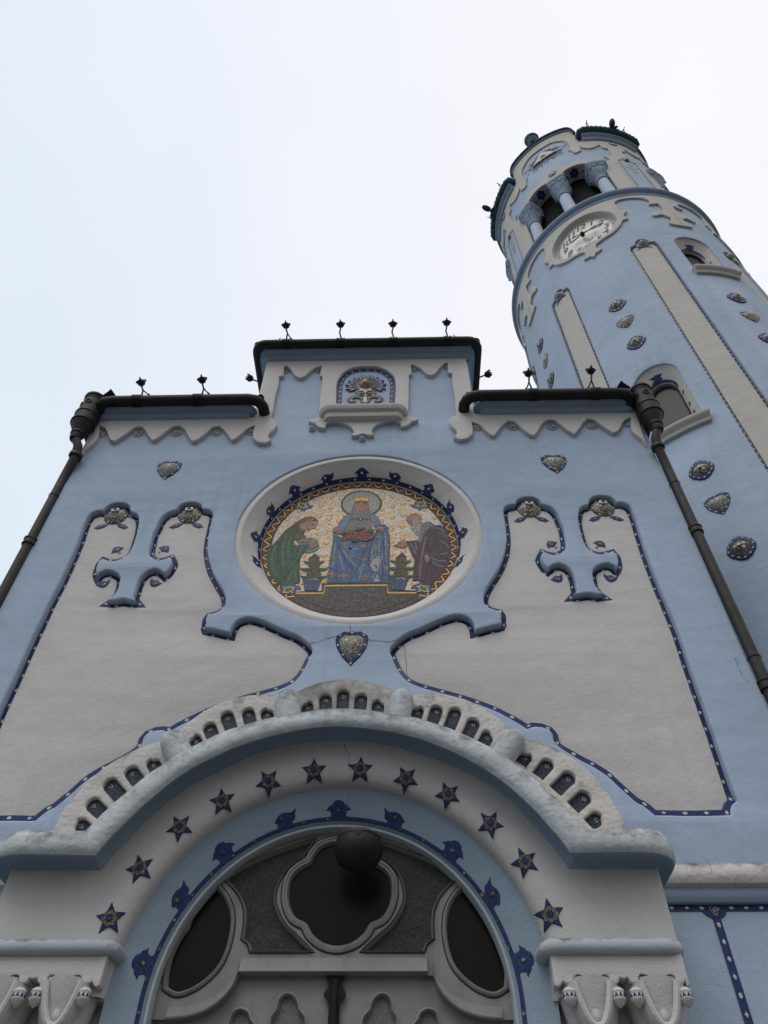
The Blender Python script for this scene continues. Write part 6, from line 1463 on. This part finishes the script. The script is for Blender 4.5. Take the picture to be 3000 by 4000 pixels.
for n_, p, k in (('M1',(1480,865),.05),('M1',(1555,828),.05),('M1',(1640,848),.055),('M1',(1435,932),.042),('M1',(1520,912),.05),('M1',(1610,925),.055),('M2',(-30,900),.05),('M2',(75,845),.06),('M2',(140,875),.05),('M2',(30,935),.055),('M2',(110,935),.055),('M2',(195,885),.042),('M2',(185,925),.04)):
    (x, z), = Q(n_, [p]); lv += .0004; poly(s, circle(x, z, k + .006, 12, rz=k * .85), .0082 + lv, 1, False); poly(s, circle(x, z, k, 12, rz=k * .8), .0083 + lv, 0, False)
    for j in range(3): a = rr_.uniform(0, 6.3); r = k * (.3 + .2 * j); line(s, [(x + r * math.cos(a + t), z + r * .8 * math.sin(a + t)) for t in (0, .5, 1.0, 1.5)], .005, .00835 + lv + .00002 * j, 2 if j % 2 else 1)
for n_, p in (('M1',(1420,850)),('M1',(1650,795)),('M2',(60,775)),('M2',(190,800)),('M2',(215,820)),('M1',(1590,965)),('M1',(1640,962))): (x, z), = Q(n_, [p]); poly(s, [(x - .045, z - .01), (x, z + .03), (x + .045, z + .01), (x, z - .028)], .0140 + .0001 * p[0] / 100, 3)
rput('rose_bunch', s, [m_rose, m_dk, m_tan, m_grn])
# old man with a staff
s = MB(); rb = W([(770,978),(830,972),(970,962),(1000,880),(1080,760),(1180,700),(1260,720),(1330,714),(1400,780),(1450,880),(1482,960),(1492,1100),(1480,1250),(1432,1380),(1350,1500),(1250,1600),(1150,1672),(1080,1672),(1022,1612),(970,1602),(890,1612),(905,1400),(916,1270),(870,1180),(822,1060),(800,1010)])
poly(s, offset(smooth(rb, True, 55, .03), -.008), .0052, 1, False); poly(s, rb, .0058, 0)
for pts in ([(970,965),(975,1100),(940,1260),(930,1450),(920,1600)], [(1150,1100),(1260,1000),(1380,900)], [(1130,1130),(1280,1180),(1440,1220)], [(1150,1290),(1250,1420),(1350,1480)], [(1120,1330),(1060,1480),(1030,1600)], [(1210,820),(1130,960),(1090,1100)]): line(s, W(pts), .007, .0068, 1)
for pts in ([(1100,900),(1060,1050),(1020,1250),(1000,1450),(990,1590)], [(1200,760),(1300,760),(1400,830)], [(1280,830),(1380,850),(1440,910)], [(1180,1160),(1300,1190),(1450,1160)], [(1170,1230),(1290,1290),(1420,1290)], [(1200,1300),(1300,1370),(1400,1380)], [(840,1010),(900,1100),(930,1180)], [(920,1000),(950,1100)], [(1300,960),(1400,1000),(1460,1080)]): line(s, W(pts), .012, .0064, 2)
poly(s, W([(1010,760),(1080,660),(1150,650),(1262,720),(1180,742),(1080,832),(1010,1010),(972,960),(980,860)]), .0070, 3)
poly(s, W([(768,625),(790,560),(850,530),(930,524),(1000,556),(1028,600),(1000,640),(1062,680),(1010,760),(950,742),(900,700),(852,722),(838,690),(800,665)]), .0074, 4)
poly(s, W([(845,745),(880,720),(892,640),(920,570),(985,590),(965,640),(1000,700),(1004,800),(972,880),(920,850),(880,800)]), .0080, 5)
line(s, W([(815, 655), (850, 645)]), .004, .0086, 1); line(s, W([(840, 670), (862, 668)]), .004, .0086, 1)
for hd_ in ([(568,1042),(640,1022),(652,982),(740,962),(782,1000),(792,1042),(740,1082),(640,1062)], [(1068,1235),(1100,1168),(1132,1200),(1152,1290),(1110,1322),(1080,1280)]): poly(s, offset(smooth(W(hd_), True, 55, .03), -.005), .0076, 1, False); poly(s, W(hd_), .0080, 4)
line(s, W([(700,1000),(610,1040)]), .004, .0086, 1)
for pts in ([(1258,842),(1210,900),(1180,990),(1160,1090)], [(1115,1320),(1100,1390),(1065,1490),(1050,1625)]): line(s, W(pts), .017, .0082, 1); line(s, W(pts), .012, .0086, 6)
rput('old_man_figure', s, [m_pur, m_dk, m_pur2, m_grey, m_skin, m_lgt, m_cone])
# little fir trees in blue pots
for n_, ox, sg in (('M1', 938, 1), ('M2', 690, 1)):
    s = MB(); yo = 0 if n_ == 'M1' else -12
    P_ = lambda pts: Q(n_, [(ox + x, y + yo) for x, y in pts])
    for y, w0, w1 in ((1260, 30, 92), (1350, 30, 102), (1490, 30, 128)):
        for d in (-1, 1): poly(s, P_([(d * 8, y - 40), (d * w1 * .7, y - 30), (d * w1, y), (d * w1 * .8, y + 35), (d * 8, y + 25)]), .0060, 1)
    for y, w1 in ((1310, 165), (1420, 228), (1545, 220)):
        for d in (-1, 1): poly(s, P_([(d * 5, y - 35), (d * w1 * .45, y - 15), (d * w1 * .8, y - 12), (d * w1, y - 28), (d * w1 * .95, y + 10), (d * w1 * .6, y + 38), (d * w1 * .25, y + 22), (d * 5, y + 5)]), .0066, 0); line(s, P_([(d * 15, y - 20), (d * w1 * .5, y + 5), (d * w1 * .85, y - 5)]), .006, .0072, 4)
    poly(s, P_([(18, 1165), (-70, 1238), (-20, 1240), (0, 1225), (40, 1242), (96, 1238)]), .0068, 0)
    line(s, P_([(5, 1235), (0, 1400), (-10, 1585)]), .014, .0074, 2)
    pot = P_([(-175, 1592), (118, 1592), (112, 1612), (98, 1625), (48, 1768), (-142, 1768), (-160, 1625), (-172, 1612)]); poly(s, offset(pot, -.007), .0074, 5, False); poly(s, pot, .0080, 3, False)
    line(s, P_([(-165, 1625), (100, 1625)]), .005, .0086, 5)
    for x in (-95, -45, 5, 55): line(s, P_([(x, 1630), (x * .7 - 25, 1690), (x * .8 - 20, 1765)]), .004, .0086, 5)
    for x in (-70, -30, 10, 50): poly(s, circle(*P_([(x, 1585)])[0], .012, 8, rz=.008), .0084, 6, False)
    rput('potted_tree', s, [m_teal, m_cone, m_hair, m_blu, m_grn2, m_dk, m_whi])
